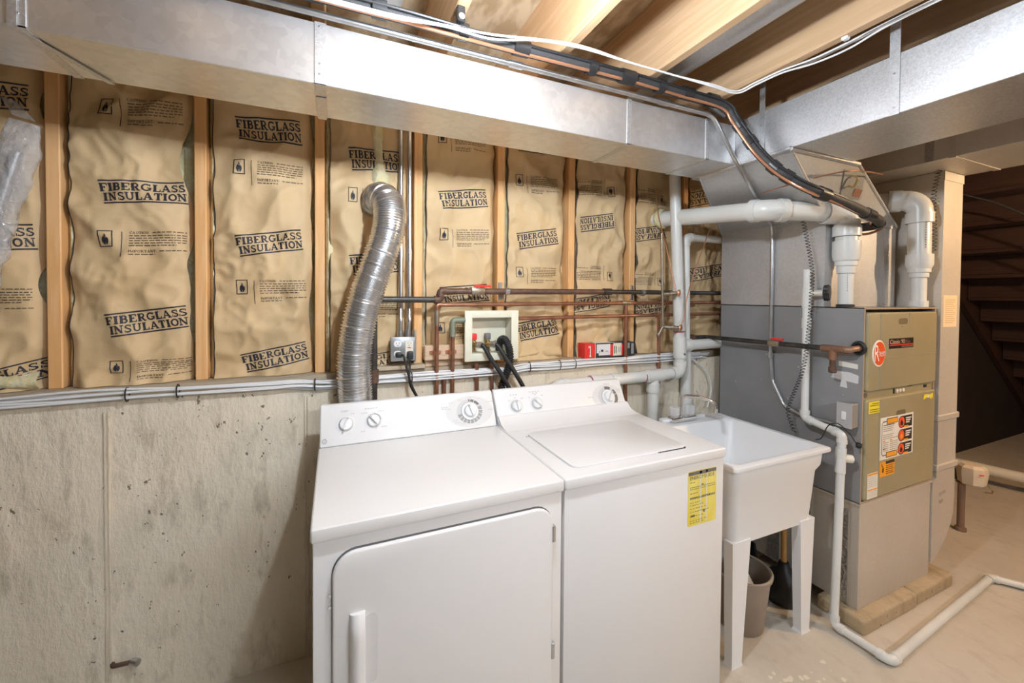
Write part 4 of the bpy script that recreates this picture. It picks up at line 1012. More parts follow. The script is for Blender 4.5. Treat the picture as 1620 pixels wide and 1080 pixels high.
for x in (.805, 1.622):
    c = MB(); c.tube([(x-.010, .74, 1.489), (x+.010, .74, 1.489)], .0175, 16); c.box(x-.009, x+.009, .752, .826, 1.485, 1.493); c.rbox(x-.010, x+.010, .823, .8275, 1.448, 1.532, .002, 1); c.build('pipe_bracket', STEEL, t)

# --- copper lines
def copper(label, pts, r=.0095, R=.012, m=COPPER, fit=True, loc=None):
    t = thing('copper_pipe', label, 'pipe', loc or pts[0], 'copper water pipes'); MB().tube(fillet(pts, R, 6), r, 12).build('pipe', m, t)
    if fit:
        for i in range(1, len(pts)-1): elbow(t, pts[i-1], pts[i], pts[i+1], r, R, COPPER if m is COPPER else m)
    return t
ct = copper('upper copper water pipe running right under the black gas pipe', [(.470, .748, .85), (.470, .748, 1.424), (2.70, .748, 1.440)])
coupling(ct, (1.516, .748, 1.432), (1, 0, 0), .0095, .055, BRONZE, 'tee', 1.25)
MB().tube([(1.516, .748, 1.432), (1.524, .748, .70)], .0095, 12).build('drop_pipe', COPPER, ct)
MB().tube([(.470, .748, 1.40), (.470, .748, 1.33)], .0115, 12).build('solder_joint', BRONZE, ct)
ct = copper('lower copper water pipe passing behind the washer outlet box', [(.870, .748, 1.357), (1.750, .748, 1.364), (1.758, .748, .95)])
MB().tube(fillet([(.543, .748, .85), (.543, .748, 1.354), (.60, .748, 1.354)], .012), .0095, 12).build('left_drop', COPPER, ct)
MB().tube(fillet([(.543, .748, 1.28), (.543, .748, 1.354), (.60, .748, 1.354)], .014), .0135, 12).build('green_joint', mat('verdigris', (.24, .27, .20), .6, .4), ct)
MB().tube([(1.750, .748, 1.3645), (2.70, .748, 1.368)], .0095, 12).build('pipe', COPPER, ct)
copper('short copper riser under the left of the outlet box', [(.660, .750, .80), (.660, .750, 1.15)], fit=False)
copper('dark short copper riser under the middle of the outlet box', [(.735, .750, .80), (.735, .750, 1.15)], fit=False)
copper('stubby copper riser between the two clamped copper pipes', [(.505, .750, .80), (.505, .750, 1.085)], fit=False)
for x in (.470, .543):
    pass
# boiler drain group by the stack
ct = copper('thin copper pipe with two bibb valves in front of the drain stack', [(1.718, .70, 1.82), (1.735, .70, 1.30), (1.70, .70, 1.25), (1.745, .75, 1.25)], r=.0075, m=BRONZE)
for i, (p, q) in enumerate((((1.730, .695, 1.483), (1.800, .655, 1.490)), ((1.738, .695, 1.300), (1.815, .655, 1.296)))):
    v = MB(); v.tube([p, q], .0095, 12); v.lathe([(.013, -.01), (.013, .012)], Vector(p).lerp(Vector(q), .55), Vector(q)-Vector(p), 12); v.build('bibb_valve', BRONZE, ct)
    MB().lathe([(.020, 0), (.020, .008), (.008, .012)], q, (.5, -.8, -.1), 14).build('valve_wheel', COPPERB, ct)
tt = thing('copper_tube', 'thin bright copper tube rising left past the big white vent pipe', 'tube', (1.79, .75, 1.5)); MB().tube(spline([(1.774, .80, 2.09), (1.770, .79, 1.97), (1.775, .77, 1.88), (1.775, .72, 1.74), (1.775, .69, 1.63), (1.785, .665, 1.51)], 6), .003, 8).build('tube', COPPERB, tt)
tt = thing('copper_tube', 'thin bright copper tube slanting right from the lower bibb valve', 'tube', (1.85, .66, 1.3)); MB().tube(spline([(2.035, .66, 1.855), (1.985, .66, 1.74), (1.92, .66, 1.60), (1.862, .655, 1.45), (1.848, .65, 1.38), (1.822, .652, 1.305)], 6), .003, 8).build('tube', COPPERB, tt)
tt = thing('copper_tube', 'thin copper tube crossing in front of the slanted plenum', 'tube', (2.0, .05, 1.9)); MB().tube(spline([(1.88, .24, 1.955), (1.95, .08, 1.985), (2.02, -.03, 2.0), (2.2, -.03, 2.02), (2.33, -.015, 2.03)], 6), .003, 8).build('tube', COPPER, tt)

# wood block that carries the copper clamps
b = MB().rbox(.423, .612, .778, .826, 1.170, 1.238, .004, 1).build('backing_board', WOODB); tag(b, 'pale wooden backing board with copper clamps beside the outlet box', 'board')
for x in (.470, .543):
    g = MB(); g.box(x-.026, x+.026, .774, .779, 1.200, 1.216); g.tube([(x, .752, 1.199), (x, .752, 1.217)], .0125, 12); g.box(x-.004, x+.004, .752, .778, 1.200, 1.216); c = g.build('copper_clamp', COPPERB, b)
b2 = MB().rbox(.430, .60, .800, .826, 1.139, 1.168, .003, 1).build('wood_scrap', WOODB); tag(b2, 'small pale wood offcut on the sill under the backing board', 'board')
b3 = MB().rbox(.06, .425, .768, .826, 1.1385, 1.158, .003, 1).build('wood_strip', WOODX); tag(b3, 'weathered wood strip lying on the sill under the outlet', 'board')

# ================================================================ WASHER OUTLET BOX, HOSES
t = thing('washer_outlet_box', 'cream plastic washer outlet box recessed between the studs', 'outlet box', (.755, .80, 1.153))
bx0, bx1, bz0, bz1 = .598, .867, 1.162, 1.397
ix0, ix1, iz0, iz1 = .634, .829, 1.199, 1.363
g = MB(); yF = .738
g.rbox(bx0, ix0, yF, yF+.012, bz0, bz1, .003, 2); g.rbox(ix1, bx1, yF, yF+.012, bz0, bz1, .003, 2); g.rbox(ix0-.004, ix1+.004, yF, yF+.012, iz1, bz1, .003, 2); g.rbox(ix0-.004, ix1+.004, yF, yF+.012, bz0, iz0, .003, 2)
g.build('face_frame', CREAM, t)
g = MB(); yB = .812
g.box(ix0-.003, ix0, yF+.004, yB, iz0, iz1); g.box(ix1, ix1+.003, yF+.004, yB, iz0, iz1); g.box(ix0, ix1, yF+.004, yB, iz1, iz1+.003); g.box(ix0, ix1, yF+.004, yB, iz0-.003, iz0); g.box(ix0, ix1, yB, yB+.003, iz0, iz1)
g.build('inner_box', CREAM, t)
for x, hm in ((.652, RED), (.722, GREYD)):
    v = MB(); v.lathe([(.011, 1.199), (.011, 1.222), (.014, 1.223), (.014, 1.252), (.009, 1.254), (.009, 1.262)], (x, .780, 0), seg=14); v.lathe([(.013, 0), (.013, .035)], (x, .775, 1.236), (.35, -1, .05), 14)
    vb = v.build('valve', BRASS, t); MB().rbox(x-.013, x+.015, .767, .793, 1.258, 1.288, .004, 2).build('valve_handle', hm, vb)
MB().lathe([(.004, 0), (.003, .002)], (.775, .811, 1.245), (0, -1, 0), 8).build('screw', GREYD, t)
def hose(label, pts, r, name='hose', m=BLACK):
    t = thing(name, label, 'hose', pts[-1]); MB().tube(spline(pts, 8), r, 12).build('tube', m, t)
    return t
h1 = hose('left black rubber fill hose from the red washer valve', [(.667, .735, 1.240), (.682, .715, 1.232), (.712, .700, 1.175), (.765, .690, 1.095), (.812, .683, 1.00), (.84, .68, .85)], .0105)
MB().lathe([(.0145, 0), (.0155, .006), (.0155, .026), (.0135, .030)], (.661, .746, 1.238), (.35, -1, .05), 14).build('coupling_nut', STEEL, h1)
h2 = hose('right black rubber fill hose from the grey washer valve', [(.737, .735, 1.240), (.752, .715, 1.232), (.782, .700, 1.180), (.833, .690, 1.10), (.885, .683, 1.00), (.915, .68, .85)], .0105)
MB().lathe([(.0145, 0), (.0155, .006), (.0155, .026), (.0135, .030)], (.731, .746, 1.238), (.35, -1, .05), 14).build('coupling_nut', STEEL, h2)
dh = thing('drain_hose', 'ribbed black washer drain hose hooked into the outlet box', 'hose', (.79, .72, .9))
pth = spline([(.785, .785, 1.202), (.785, .782, 1.232), (.788, .760, 1.258), (.796, .730, 1.254), (.808, .712, 1.215), (.810, .712, 1.15), (.795, .722, 1.09), (.775, .725, 1.03), (.768, .722, .90)], 22)
MB().tube(pth, [.0155+(.0035 if i % 4 < 2 else 0) if i > 52 else .0175 for i in range(len(pth))], 16).build('tube', BLACK, dh, ang=20)

# ================================================================ DRYER VENT HOSE
t = thing('dryer_vent_hose', 'corrugated silver aluminium dryer vent hose curving up into the wall', 'hose', (.13, .70, .95))
pth = spline([(.215, .85, 1.875), (.228, .79, 1.885), (.255, .725, 1.855), (.262, .698, 1.79), (.245, .695, 1.69), (.205, .695, 1.57), (.166, .695, 1.45), (.137, .697, 1.32), (.125, .70, 1.20), (.128, .70, 1.08), (.135, .70, .98)], 42)
n = len(pth); rad = []
for i in range(n):
    f = i/n; amp = .0008 if f < .22 else .0028
    rad.append(.0605+(amp*2 if i % 4 < 2 else 0)+(.0030 if i % 17 < 2 else 0)+noise.noise(Vector((i*.06, 0, 0)))*.0015)
MB().tube(pth, rad, 32).build('flexible_tube', mat('aluminium_foil_hose', (.78, .79, .80), .24, .95), t, ang=25)
g = MB(); vs = []
for j in range(14):
    for i in range(9):
        u, v = i/8, j/13; w = .055*(1-.45*v)*(1+.25*noise.noise(Vector((u*3, v*5, 8))))
        vs.append((.235+(u-.5)*w*1.6-.012*v, .832-.028*math.sin(math.pi*u)-.012*noise.noise(Vector((u*5, v*6, 1))), 1.90+.30*v))
g.add(vs, [(j*9+i, j*9+i+1, (j+1)*9+i+1, (j+1)*9+i) for j in range(13) for i in range(8)]); g.build('torn_fibre', FIBER, t, ang=70, fix=False)

# ================================================================ ELECTRICAL
for x, lab in ((.3205, 'left vertical steel conduit rising from the outlet box'), (.358, 'right vertical steel conduit rising from the outlet box')):
    t = thing('conduit', lab, 'conduit', (x, .80, 1.28), 'conduits above the outlet')
    MB().tube(fillet([(x+(.010 if x > .34 else .006)*-1, .772, 1.286), (x-.004, .772, 1.36), (x, .800, 1.43), (x, .800, 2.34)], .05), .0098, 14).build('tube', STEEL, t)
    c = MB(); c.lathe([(.0135, 1.284), (.0135, 1.312), (.011, 1.314)], (x-(.010 if x > .34 else .006), .772, 0), seg=14); c.build('connector', STEEL, t)
    c = MB(); c.lathe([(.0118, 1.62), (.0118, 1.67)], (x, .80, 0), seg=14); c.build('coupling', STEEL, t)
t = thing('outlet_box', 'square grey steel outlet box with two receptacles beside the vent hose', 'outlet', (.324, .77, 1.178))
OX0, OX1, OZ0, OZ1, OY = .273, .375, 1.180, 1.284, .752
MB().rbox(OX0+.002, OX1-.002, OY+.003, .80, OZ0+.002, OZ1-.002, .004, 2).build('box', STEEL, t)
cv = MB().rbox(OX0, OX1, OY, OY+.005, OZ0, OZ1, .0025, 2).build('cover', mat('grey_steel_cover', (.40, .41, .42), .35, .7), t)
MB().box(.376, .384, .77, .83, 1.17, 1.31).build('mounting_bracket', STEEL, t)
def slot(parent, x, z, w, h): MB().box(x-w/2, x+w/2, OY-.0052, OY-.004, z-h/2, z+h/2).build('slot', GREYD, parent)
for z in (1.256, 1.212):
    g = MB(); g.prism([(.301+.0165*math.cos(a), z+min(max(.0165*math.sin(a), -.0135), .0135)) for a in [2*math.pi*k/24 for k in range(24)]], lambda p, q, a: (p, a, q), OY, OY-.004, .001, 1); rc = g.build('receptacle', WHITEP, t)
    slot(rc, .2955, z+.003, .002, .007); slot(rc, .3075, z+.003, .002, .007); slot(rc, .3015, z-.007, .0035, .0035)
g = MB(); g.rbox(.333, .367, OY-.004, OY, 1.199, 1.267, .001, 1); gf = g.build('ground_fault_receptacle', mat('ivory_plastic', (.74, .71, .62), .4), t)
slot(gf, .344, 1.258, .002, .007); slot(gf, .3565, 1.258, .002, .007); slot(gf, .350, 1.248, .0035, .0035)
MB().box(.3435, .3565, OY-.0055, OY-.004, 1.2365, 1.2405).build('reset_button', RED, gf)
c1 = thing('power_cord', 'black power cord plugged into the left receptacle', 'cord', (.36, .70, .95))
MB().rbox(.290, .318, OY-.030, OY-.004, 1.199, 1.222, .007, 2).build('plug', BLACK, c1)
MB().tube(spline([(.315, OY-.022, 1.212), (.322, .715, 1.205), (.332, .712, 1.16), (.348, .708, 1.10), (.370, .70, 1.045), (.41, .69, .97), (.45, .685, .90)], 8), .0048, 10).build('cord', BLACK, c1)
c2 = thing('power_cord', 'black power cord plugged into the right receptacle', 'cord', (.37, .70, .95))
MB().rbox(.339, .365, OY-.026, OY-.004, 1.187, 1.224, .006, 2).build('plug', BLACK, c2)
MB().tube(spline([(.352, OY-.016, 1.190), (.351, .735, 1.165), (.347, .722, 1.12), (.350, .715, 1.08), (.372, .705, 1.035), (.415, .69, .955), (.455, .685, .90)], 8), .0045, 10).build('cord', BLACK, c2)

# white cables along the sill
rnd = random.Random(21)
for i in range(8):
    dz = (i % 4)*.0095-.016; dy = (i//4)*.010
    pts = []; x = -1.7+.1*i/8
    ph = rnd.uniform(0, 50)
    while x < 2.16:
        wob = noise.noise(Vector((x*2.1+ph, ph, 0)))
        sag = (.012 if -.05 < x < .9 else 0)
        pts.append((x, .742+dy-.003*wob, 1.119+dz*(1+.35*noise.noise(Vector((x*1.6, 9, 0))))+.012*wob-sag)); x += .09
    o = MB().tube(spline(pts, 3), .0042, 7).build('white_cable', CABLE)
    tag(o, 'white cable in the bundle strapped along the concrete wall top', 'cable', 'white cables along the sill')
ties = [-.925, -.60, -.46, -.02, .36, .93, 1.10, 1.19]
TL = ['leftmost black cable tie on the white cable bundle', 'black cable tie on the white cables under the left batt', 'black cable tie on the white cables near the second stud', 'black cable tie on the white cables left of the vent hose',
      'black cable tie on the white cables below the power cords', 'black cable tie on the white cables right of the outlet box', 'black cable tie on the white cables left of the red box', 'black cable tie on the white cables under the red box']
for x, lb in zip(ties, TL):
    z = 1.119-(.012 if -.05 < x < .9 else 0)
    o = MB().tube([(x, .733+.013+.017*math.cos(a), z+.0235*math.sin(a)) for a in [2*math.pi*k/18 for k in range(19)]], .0022, 6).build('cable_tie', BLACK)
    tag(o, lb, 'cable tie', 'cable ties on the white bundle')
o = MB().tube(spline([(1.90, .742, 1.135), (2.00, .735, 1.10), (2.08, .735, 1.05), (2.14, .735, .985), (2.16, .735, .90), (2.13, .735, .80)], 8), .0042, 8).build('white_cable', CABLE)
tag(o, 'loose white cable drooping down beside the furnace back corner', 'cable')

# red cardboard box on the sill
t = thing('product_box', 'red and black cardboard product box lying on the sill', 'box', (1.44, .80, 1.138))
g = MB(); BX0, BX1, BY0, BY1, BZ0, BZ1 = 1.262, 1.590, .762, .826, 1.1385, 1.216
g.box(BX0, BX1, BY0, BY1, BZ0, BZ1); g.m = [0]*len(g.f)
def bq(a, b, c, d, mi, off=.0005): g.add([(BX0+a*(BX1-BX0), BY0-off, BZ0+c*(BZ1-BZ0)), (BX0+b*(BX1-BX0), BY0-off, BZ0+c*(BZ1-BZ0)), (BX0+b*(BX1-BX0), BY0-off, BZ0+d*(BZ1-BZ0)), (BX0+a*(BX1-BX0), BY0-off, BZ0+d*(BZ1-BZ0))], [(0, 1, 2, 3)], mi)
bq(0, .20, 0, 1, 1); bq(.20, .21, 0, 1, 3); bq(.23, .50, .32, .93, 2); bq(.27, .50, .15, .33, 2); bq(.50, .56, .08, .88, 1); bq(.56, .73, .08, .96, 3); bq(.73, .765, .10, .88, 1)
bq(.315, .36, .40, .55, 4, .0008); bq(.28, .295, .36, .45, 4, .0008); bq(.40, .46, .42, .45, 4, .0008); bq(.79, .90, .55, .95, 5, .0008); bq(.93, .985, .15, .9, 5, .0008)
g.add([(BX0-.0005, BY0, BZ0), (BX0-.0005, BY1, BZ0), (BX0-.0005, BY1, BZ1), (BX0-.0005, BY0, BZ1)], [(0, 1, 2, 3)], 1)
g.add([(BX0+.2*(BX1-BX0), BY0, BZ1+.0004), (BX0+.6*(BX1-BX0), BY0, BZ1+.0004), (BX0+.55*(BX1-BX0), BY1, BZ1+.0004), (BX0+.25*(BX1-BX0), BY1, BZ1+.0004)], [(0, 1, 2, 3)], 2)
g.add([(BX0, BY0, BZ1+.0004), (BX0+.2*(BX1-BX0), BY0, BZ1+.0004), (BX0+.16*(BX1-BX0), BY1, BZ1+.0004), (BX0, BY1, BZ1+.0004)], [(0, 1, 2, 3)], 1)
for j, (a, w) in enumerate(((.575, .55), (.61, .50), (.655, .35), (.69, .4))): bq(a, a+.016, .5-w/2, .5+w/2, 4 if j < 2 else 5, .0009)
bq(.10, .115, .25, .85, 2, .0008); bq(.075, .09, .7, .85, 2, .0008)
g.add([(BX0+.107*(BX1-BX0)+.006*math.cos(2*math.pi*k/10), BY0-.0008, BZ0+.012+.006*math.sin(2*math.pi*k/10)) for k in range(10)], [list(range(10))], 2)
g.build('carton', [mat('black_carton', (.035, .035, .038), .45), mat('red_carton', (.72, .035, .03), .4), mat('white_carton', (.74, .74, .74), .4), mat('cream_carton', (.74, .70, .58), .5), mat('carton_black_ink', (.03, .03, .03), .5), mat('carton_grey_ink', (.32, .33, .32), .5)], t, fix=False)

# ================================================================ CEILING RUNS
LS = [(-1.6, .20, 2.292), (-.6, .20, 2.290), (.07, .20, 2.290), (.24, .20, 2.292), (.57, .20, 2.290), (1.05, .20, 2.296), (1.34, .195, 2.288), (1.56, .185, 2.276), (1.605, .168, 2.218), (1.630, .138, 2.150), (1.645, .09, 2.065), (1.672, .035, 1.985), (1.72, -.02, 1.922), (1.80, -.05, 1.886), (1.96, -.055, 1.862), (2.16, -.035, 1.838), (2.32, -.010, 1.822), (2.372, .020, 1.812), (2.372, .060, 1.808), (2.340, .130, 1.806)]
lsp = spline(LS, 8)
t = thing('refrigerant_line', 'black foam insulated refrigerant line along the duct top drooping to the plenum', 'pipe', (.6, .2, 1.8))
MB().tube(lsp, .0205, 14).build('foam_sleeve', FOAM, t)
def off(pts, du, dn):
    out = []; n = len(pts)
    for i, p in enumerate(pts):
        T = (pts[min(i+1, n-1)]-pts[max(i-1, 0)]).normalized(); view = (Vector((.05, -1.06, 1.47))-p).normalized()
        side = T.cross(view).normalized(); out.append(p+side*du+view*dn)
    return out
tapes = [(.00, .05), (.17, .04), (.42, .03), (.62, .055), (.90, .03), (1.06, .06), (1.22, .03), (1.36, .05), (1.50, .05)]
for x, w in tapes:
    seg = [p for p in lsp if x-w/2-.02 < p.x < x+w/2+.02 and p.z > 2.25]
    y, z = .20, 2.291; MB().tube([(x-w/2, .196, z), (x+w/2, .196, z)], .0262, 14).build('tape_wrap', BLACKT, t)
for k in (66, 74, 86, 91, 104, 120, 132): MB().tube([lsp[k], lsp[k+2], lsp[k+3]], .0255, 14).build('tape_wrap', BLACKT, t)
t = thing('copper_line', 'bright copper refrigerant line taped to the black foam sleeve', 'pipe', (.6, .18, 1.8))
cp = off(lsp, .0115, .0215); cp = cp[:-10]
MB().tube(cp, .0056, 10).build('tube', COPPERB, t)
MB().tube(spline([cp[-1], (2.385, .0, 1.80), (2.375, .05, 1.775), (2.33, .09, 1.772), (2.28, .14, 1.770)], 6), .0056, 10).build('tube_end', COPPER, t)
t = thing('control_cable', 'thin black control cable following the refrigerant line', 'cable', (.6, .18, 1.8))
MB().tube(off(lsp, -.015, .020)[:-24], .0055, 8).build('cable', BLACK, t)

def ceil_pipe(label, pts, r, R=.03, m=STEEL):
    t = thing('ceiling_conduit', label, 'conduit', pts[0]); MB().tube(fillet(pts, R, 7), r, 14).build('tube', m, t); return t
cc = ceil_pipe('steel conduit on the duct front edge bending down the plenum to the switch box',
    [(-1.8, .243, 2.262), (.0, .243, 2.262), (1.09, .236, 2.256), (1.52, .232, 2.252), (1.555, .230, 2.240), (1.672, .214, 2.070), (2.010, .327, 1.914), (2.150, .375, 1.850), (2.176, .384, 1.80), (2.180, .384, 1.20), (2.180, .372, 1.03), (2.180, .31, .915), (2.180, .22, .886), (2.176, .045, .886)], .0095, .05)
for x in (.62, 1.28): coupling(cc, (x, .24, 2.259), (1, 0, 0), .0095, .05, STEEL, k=1.35)
coupling(cc, (2.180, .384, 1.165), (0, 0, 1), .0095, .035, STEEL, k=1.4)
MB().rbox(2.172, 2.197, .372, .408, 1.157, 1.173, .003, 1).build('pipe_strap', STEEL, cc)
ceil_pipe('dull grey steel pipe between the duct and the black line set', [(-1.8, .225, 2.300), (.3, .225, 2.300), (1.50, .222, 2.290), (1.66, .27, 2.285)], .011, .05, mat('dull_grey_steel', (.36, .37, .38), .4, .8))
for i, (dx, dz, lb) in enumerate(((0, 0, 'upper white cable lying along the black line set'), (.0, -.010, 'lower white cable lying along the black line set'))):
    P = [(-1.6, .165, 2.272), (-.3, .168, 2.270), (-.05, .165, 2.263), (.20, .160, 2.262), (.35, .155, 2.270+.004*i), (.50, .15, 2.278-.006*i), (.66, .14, 2.298+.004*i), (.82, .13, 2.310), (1.00, .13, 2.303+.006*i), (1.2, .13, 2.302+.008*i), (1.40, .11, 2.296), (1.52, .10, 2.290), (1.565, .05, 2.310), (1.600, -.03, 2.325), (1.640, -.12, 2.332-.008*i), (1.655, -.22, 2.338-.012*i), (1.662, -.34, 2.344), (1.66, -.6, 2.342), (1.66, -1.4, 2.342)]
    o = MB().tube(spline([(a, b-.004*i, c+dz) for a, b, c in P], 6), .0032, 8).build('ceiling_cable', CABLEB); tag(o, lb, 'cable', 'white cables under the joists')
o = MB().tube([(1.662, -.05, 2.338), (1.664, -2.4, 2.338)], .006, 10).build('joist_conduit', STEEL); tag(o, 'thin steel conduit clipped along the bottom edge of a joist', 'conduit')
def clip(x, y, z, lb):
    t = thing('pipe_hanger', lb, 'hanger', (x, y, z)); MB().rbox(x-.012, x+.012, y-.012, y+.012, z, z+.05, .003, 1).build('hanger_plate', BLACKT, t); MB().lathe([(.010, 0), (.010, .004)], (x, y-.012, z+.012), (0, -1, 0), 10).build('hanger_screw', STEEL, t)
clip(.405, .17, 2.300, 'black pipe hanger holding the line set under a joist')
MB_ = MB().rbox(1.618, 1.640, -.235, -.215, 2.335, 2.352, .004, 1).build('cable_staple', CABLEB); tag(MB_, 'white cable staple on the joist bottom', 'staple')

# switch box on the furnace flank
t = thing('switch_box', 'grey steel switch box on the furnace flank above the drain pipe', 'switch', (2.17, .016, .89))
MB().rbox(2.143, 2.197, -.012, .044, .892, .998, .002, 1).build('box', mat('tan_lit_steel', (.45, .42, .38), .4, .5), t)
cv = MB().rbox(2.138, 2.144, -.014, .047, .889, 1.001, .002, 1).build('cover', mat('pale_steel_cover', (.50, .51, .52), .4, .4), t)
MB().rbox(2.134, 2.139, .008, .024, .925, .962, .001, 1).build('toggle', WHITEP, t); MB().lathe([(.003, 0), (.002, .002)], (2.138, .016, .980), (-1, 0, 0), 8).build('screw', STEEL, t)
t = thing('black_wire', 'thin black wire looping from the switch box to a small black plug', 'wire', (2.1, .0, .85))
MB().tube(spline([(2.085, .10, .815), (2.075, .07, .835), (2.07, .04, .90), (2.075, .005, .918), (2.09, -.03, .885), (2.12, -.035, .85), (2.15, -.03, .83)], 8), .0022, 8).build('wire', BLACK, t)
MB().lathe([(.012, 0), (.014, .008), (.010, .02)], (2.16, -.022, .822), (.3, -1, 0), 12).build('plug', BLACK, t)

# gas line into the furnace
t = thing('furnace_gas_pipe', 'black gas pipe with red valve handle and rusty drip leg entering the furnace', 'pipe', (2.13, .3, 1.15))
MB().tube(fillet([(1.985, .745, 1.228), (2.128, .745, 1.226), (2.128, .085, 1.237)], .02), .0125, 14).build('pipe', BLACKP, t)
MB().lathe([(.019, 0), (.019, .05), (.016, .052)], (1.965, .745, 1.228), (1, 0, 0), 12).build('union', RUSTP, t)
MB().rbox(2.112, 2.144, .300, .360, 1.218, 1.248, .006, 2).build('valve_body', BRONZE, t)
MB().rbox(2.118, 2.136, .285, .345, 1.250, 1.262, .003, 1).build('valve_handle', RED, t)
g = MB(); g.tube([(2.128, .105, 1.237), (2.128, .015, 1.239)], .017, 14); g.tube([(2.128, .060, 1.238), (2.128, .060, 1.188)], .0165, 14); g.build('tee', mat('orange_rust_iron', (.30, .15, .08), .55, .4, col2=(.22, .12, .08), scale=40), t)
MB().tube(spline([(2.128, .022, 1.239), (2.130, .000, 1.240), (2.150, -.008, 1.243), (2.20, -.008, 1.246)], 6), .0135, 14).build('nipple', mat('pink_rust_iron', (.34, .20, .13), .5, .5), t)
g = MB(); g.lathe([(.012, 1.19), (.012, 1.155), (.016, 1.154), (.016, 1.132), (.012, 1.128)], (2.128, .060, 0), seg=14); g.build('drip_leg', RUSTP, t)
g = MB(); P = [(2.193, -.008+.022*math.cos(a), 1.246+.024*math.sin(a)) for a in [2*math.pi*k/24 for k in range(25)]]; g.tube(P, .0085, 10); g.build('rubber_grommet', BLACK, t)

# coiled thin cables
def coil(label, pts, rc=.0085, pitch=.0155):
    P = spline(pts, 10); L = 0; H = []
    for a, b in zip(P, P[1:]):
        n = max(1, int((b-a).length/(pitch/9)))
        for k in range(n):
            L += (b-a).length/n; p = a.lerp(b, k/n); th = 2*math.pi*L/pitch
            H.append(p+Vector((math.cos(th)*rc*.7, math.cos(th)*-rc*.7, 0))+Vector((.7, .7, 0))*math.sin(th)*rc+Vector((0, 0, 1))*0)
    t = thing('coiled_cord', label, 'cord', P[-1]); MB().tube(H, .0016, 5).build('cord', BLACK, t)
coil('thin coiled black cord hanging in front of the condensate pipe', [(2.10, .190, 1.865), (2.10, .165, 1.74), (2.10, .140, 1.60), (2.10, .140, 1.48), (2.10, .150, 1.30), (2.10, .170, 1.13), (2.10, .225, .96), (2.10, .235, .90), (2.10, .205, .815)])
coil('thin coiled black cord hanging beside the intake pipe', [(2.83, -.02, 2.12), (2.80, -.012, 1.98), (2.81, -.014, 1.80), (2.812, -.012, 1.70)], .010, .018)

# ================================================================ FLOOR CLUTTER UNDER THE SINK
t = thing('bucket', 'taupe plastic bucket under the sink', 'bucket', (1.735, .20, 0))
MB().lathe([(.001, .004), (.088, .0), (.092, .004), (.116, .235), (.124, .238), (.126, .252), (.119, .256), (.113, .252), (.090, .012), (.001, .010)], (1.735, .20, 0), seg=36, cap=False).build('pail', BUCKET, t, ang=40)
MB().tube(spline([(1.735-.122, .20, .24), (1.70, .30, .262), (1.76, .325, .268), (1.82, .28, .262), (1.735+.122, .20, .24)], 8), .0025, 8).build('bail_handle', BLACK, t)
t = thing('jug', 'translucent white plastic jug standing inside the bucket', 'jug', (1.725, .19, .012))
MB().lathe([(.001, .012), (.055, .013), (.060, .03), (.060, .16), (.052, .20), (.026, .25), (.017, .262), (.017, .285), (.001, .286)], (1.715, .185, 0), seg=24).build('bottle', mat('milky_plastic', (.55, .52, .47), .4), t)
MB().lathe([(.020, .283), (.020, .305), (.017, .308)], (1.715, .185, 0), seg=18).build('cap', mat('dull_pink_cap', (.62, .55, .50), .5), t)
t = thing('plunger', 'black rubber plunger with wooden handle behind the sink leg', 'plunger', (2.06, .215, 0))
MB().lathe([(.040, .0), (.075, .004), (.085, .05), (.080, .10), (.055, .135), (.030, .155), (.020, .185), (.001, .188)], (2.058, .215, 0), seg=28).build('rubber_cup', BLACK, t)
MB().tube([(2.058, .215, .175), (2.075, .235, .62)], .0125, 14).build('handle', HANDLEW, t)
t = thing('dust_pan', 'black plastic dustpan leaning in the dark under the sink', 'dustpan', (1.99, .34, 0))
g = MB(); g.prism([(1.84, .0), (2.02, .0), (2.03, .20), (1.85, .24)], lambda p, q, a: (p, .33+a+q*.25, q), 0, .012, .003, 1); g.build('pan', BLACK, t)
g = MB(); g.prism([(2.02, .0), (2.035, .0), (2.045, .20), (2.03, .21)], lambda p, q, a: (p, .30+a+q*.25, q), 0, .045, .002, 1); g.build('side_lip', BLACK, t)

# ================================================================ CLEAR PLASTIC SLEEVE AT LEFT
t = thing('plastic_sleeve', 'clear plastic sleeve with a silver pole hanging at the far left', 'sleeve', (-.92, .74, 1.5))
A, B = Vector((-.838, .745, 2.00)), Vector((-.985, .735, 1.36)); ax = (B-A).normalized(); sd = ax.cross(Vector((0, 1, 0))).normalized()
MB().tube([A+ax*.10, B], .015, 14).build('pole', SLEEVE, t)
g = MB(); vs = []; NJ, NI = 40, 20
for j in range(NJ+1):
    f = j/NJ; c = A+(B-A)*f
    for i in range(NI):
        a = 2*math.pi*i/NI; w = .050*(1 if f > .12 else .75+.25*f/.12); d = .030*(1 if f > .14 else .15+.85*f/.14)
        k = 1+.22*noise.noise(Vector((math.cos(a)*1.5, math.sin(a)*1.5, f*14)))+.10*noise.noise(Vector((math.cos(a)*4, math.sin(a)*4, f*30)))
        vs.append(c+sd*math.cos(a)*w*k+Vector((0, 1, 0))*math.sin(a)*d*k)
g.add(vs, [(j*NI+i, j*NI+(i+1) % NI, (j+1)*NI+(i+1) % NI, (j+1)*NI+i) for j in range(NJ) for i in range(NI)]); g.build('film', PLASTIC, t, ang=70)
g = MB(); vs = []
for j in range(9):
    f = j/8; c = A+Vector((-.005, 0, .012))+(Vector((-.035, 0, .055)))*f
    for i in range(7): u = i/6-.5; vs.append(c+sd*u*(.055-.02*f)+Vector((0, .006*noise.noise(Vector((u*5, f*4, 0))), 0)))
g.add(vs, [(j*7+i, j*7+i+1, (j+1)*7+i+1, (j+1)*7+i) for j in range(8) for i in range(6)]); g.build('film_tip', PLASTIC, t, ang=70, fix=False)

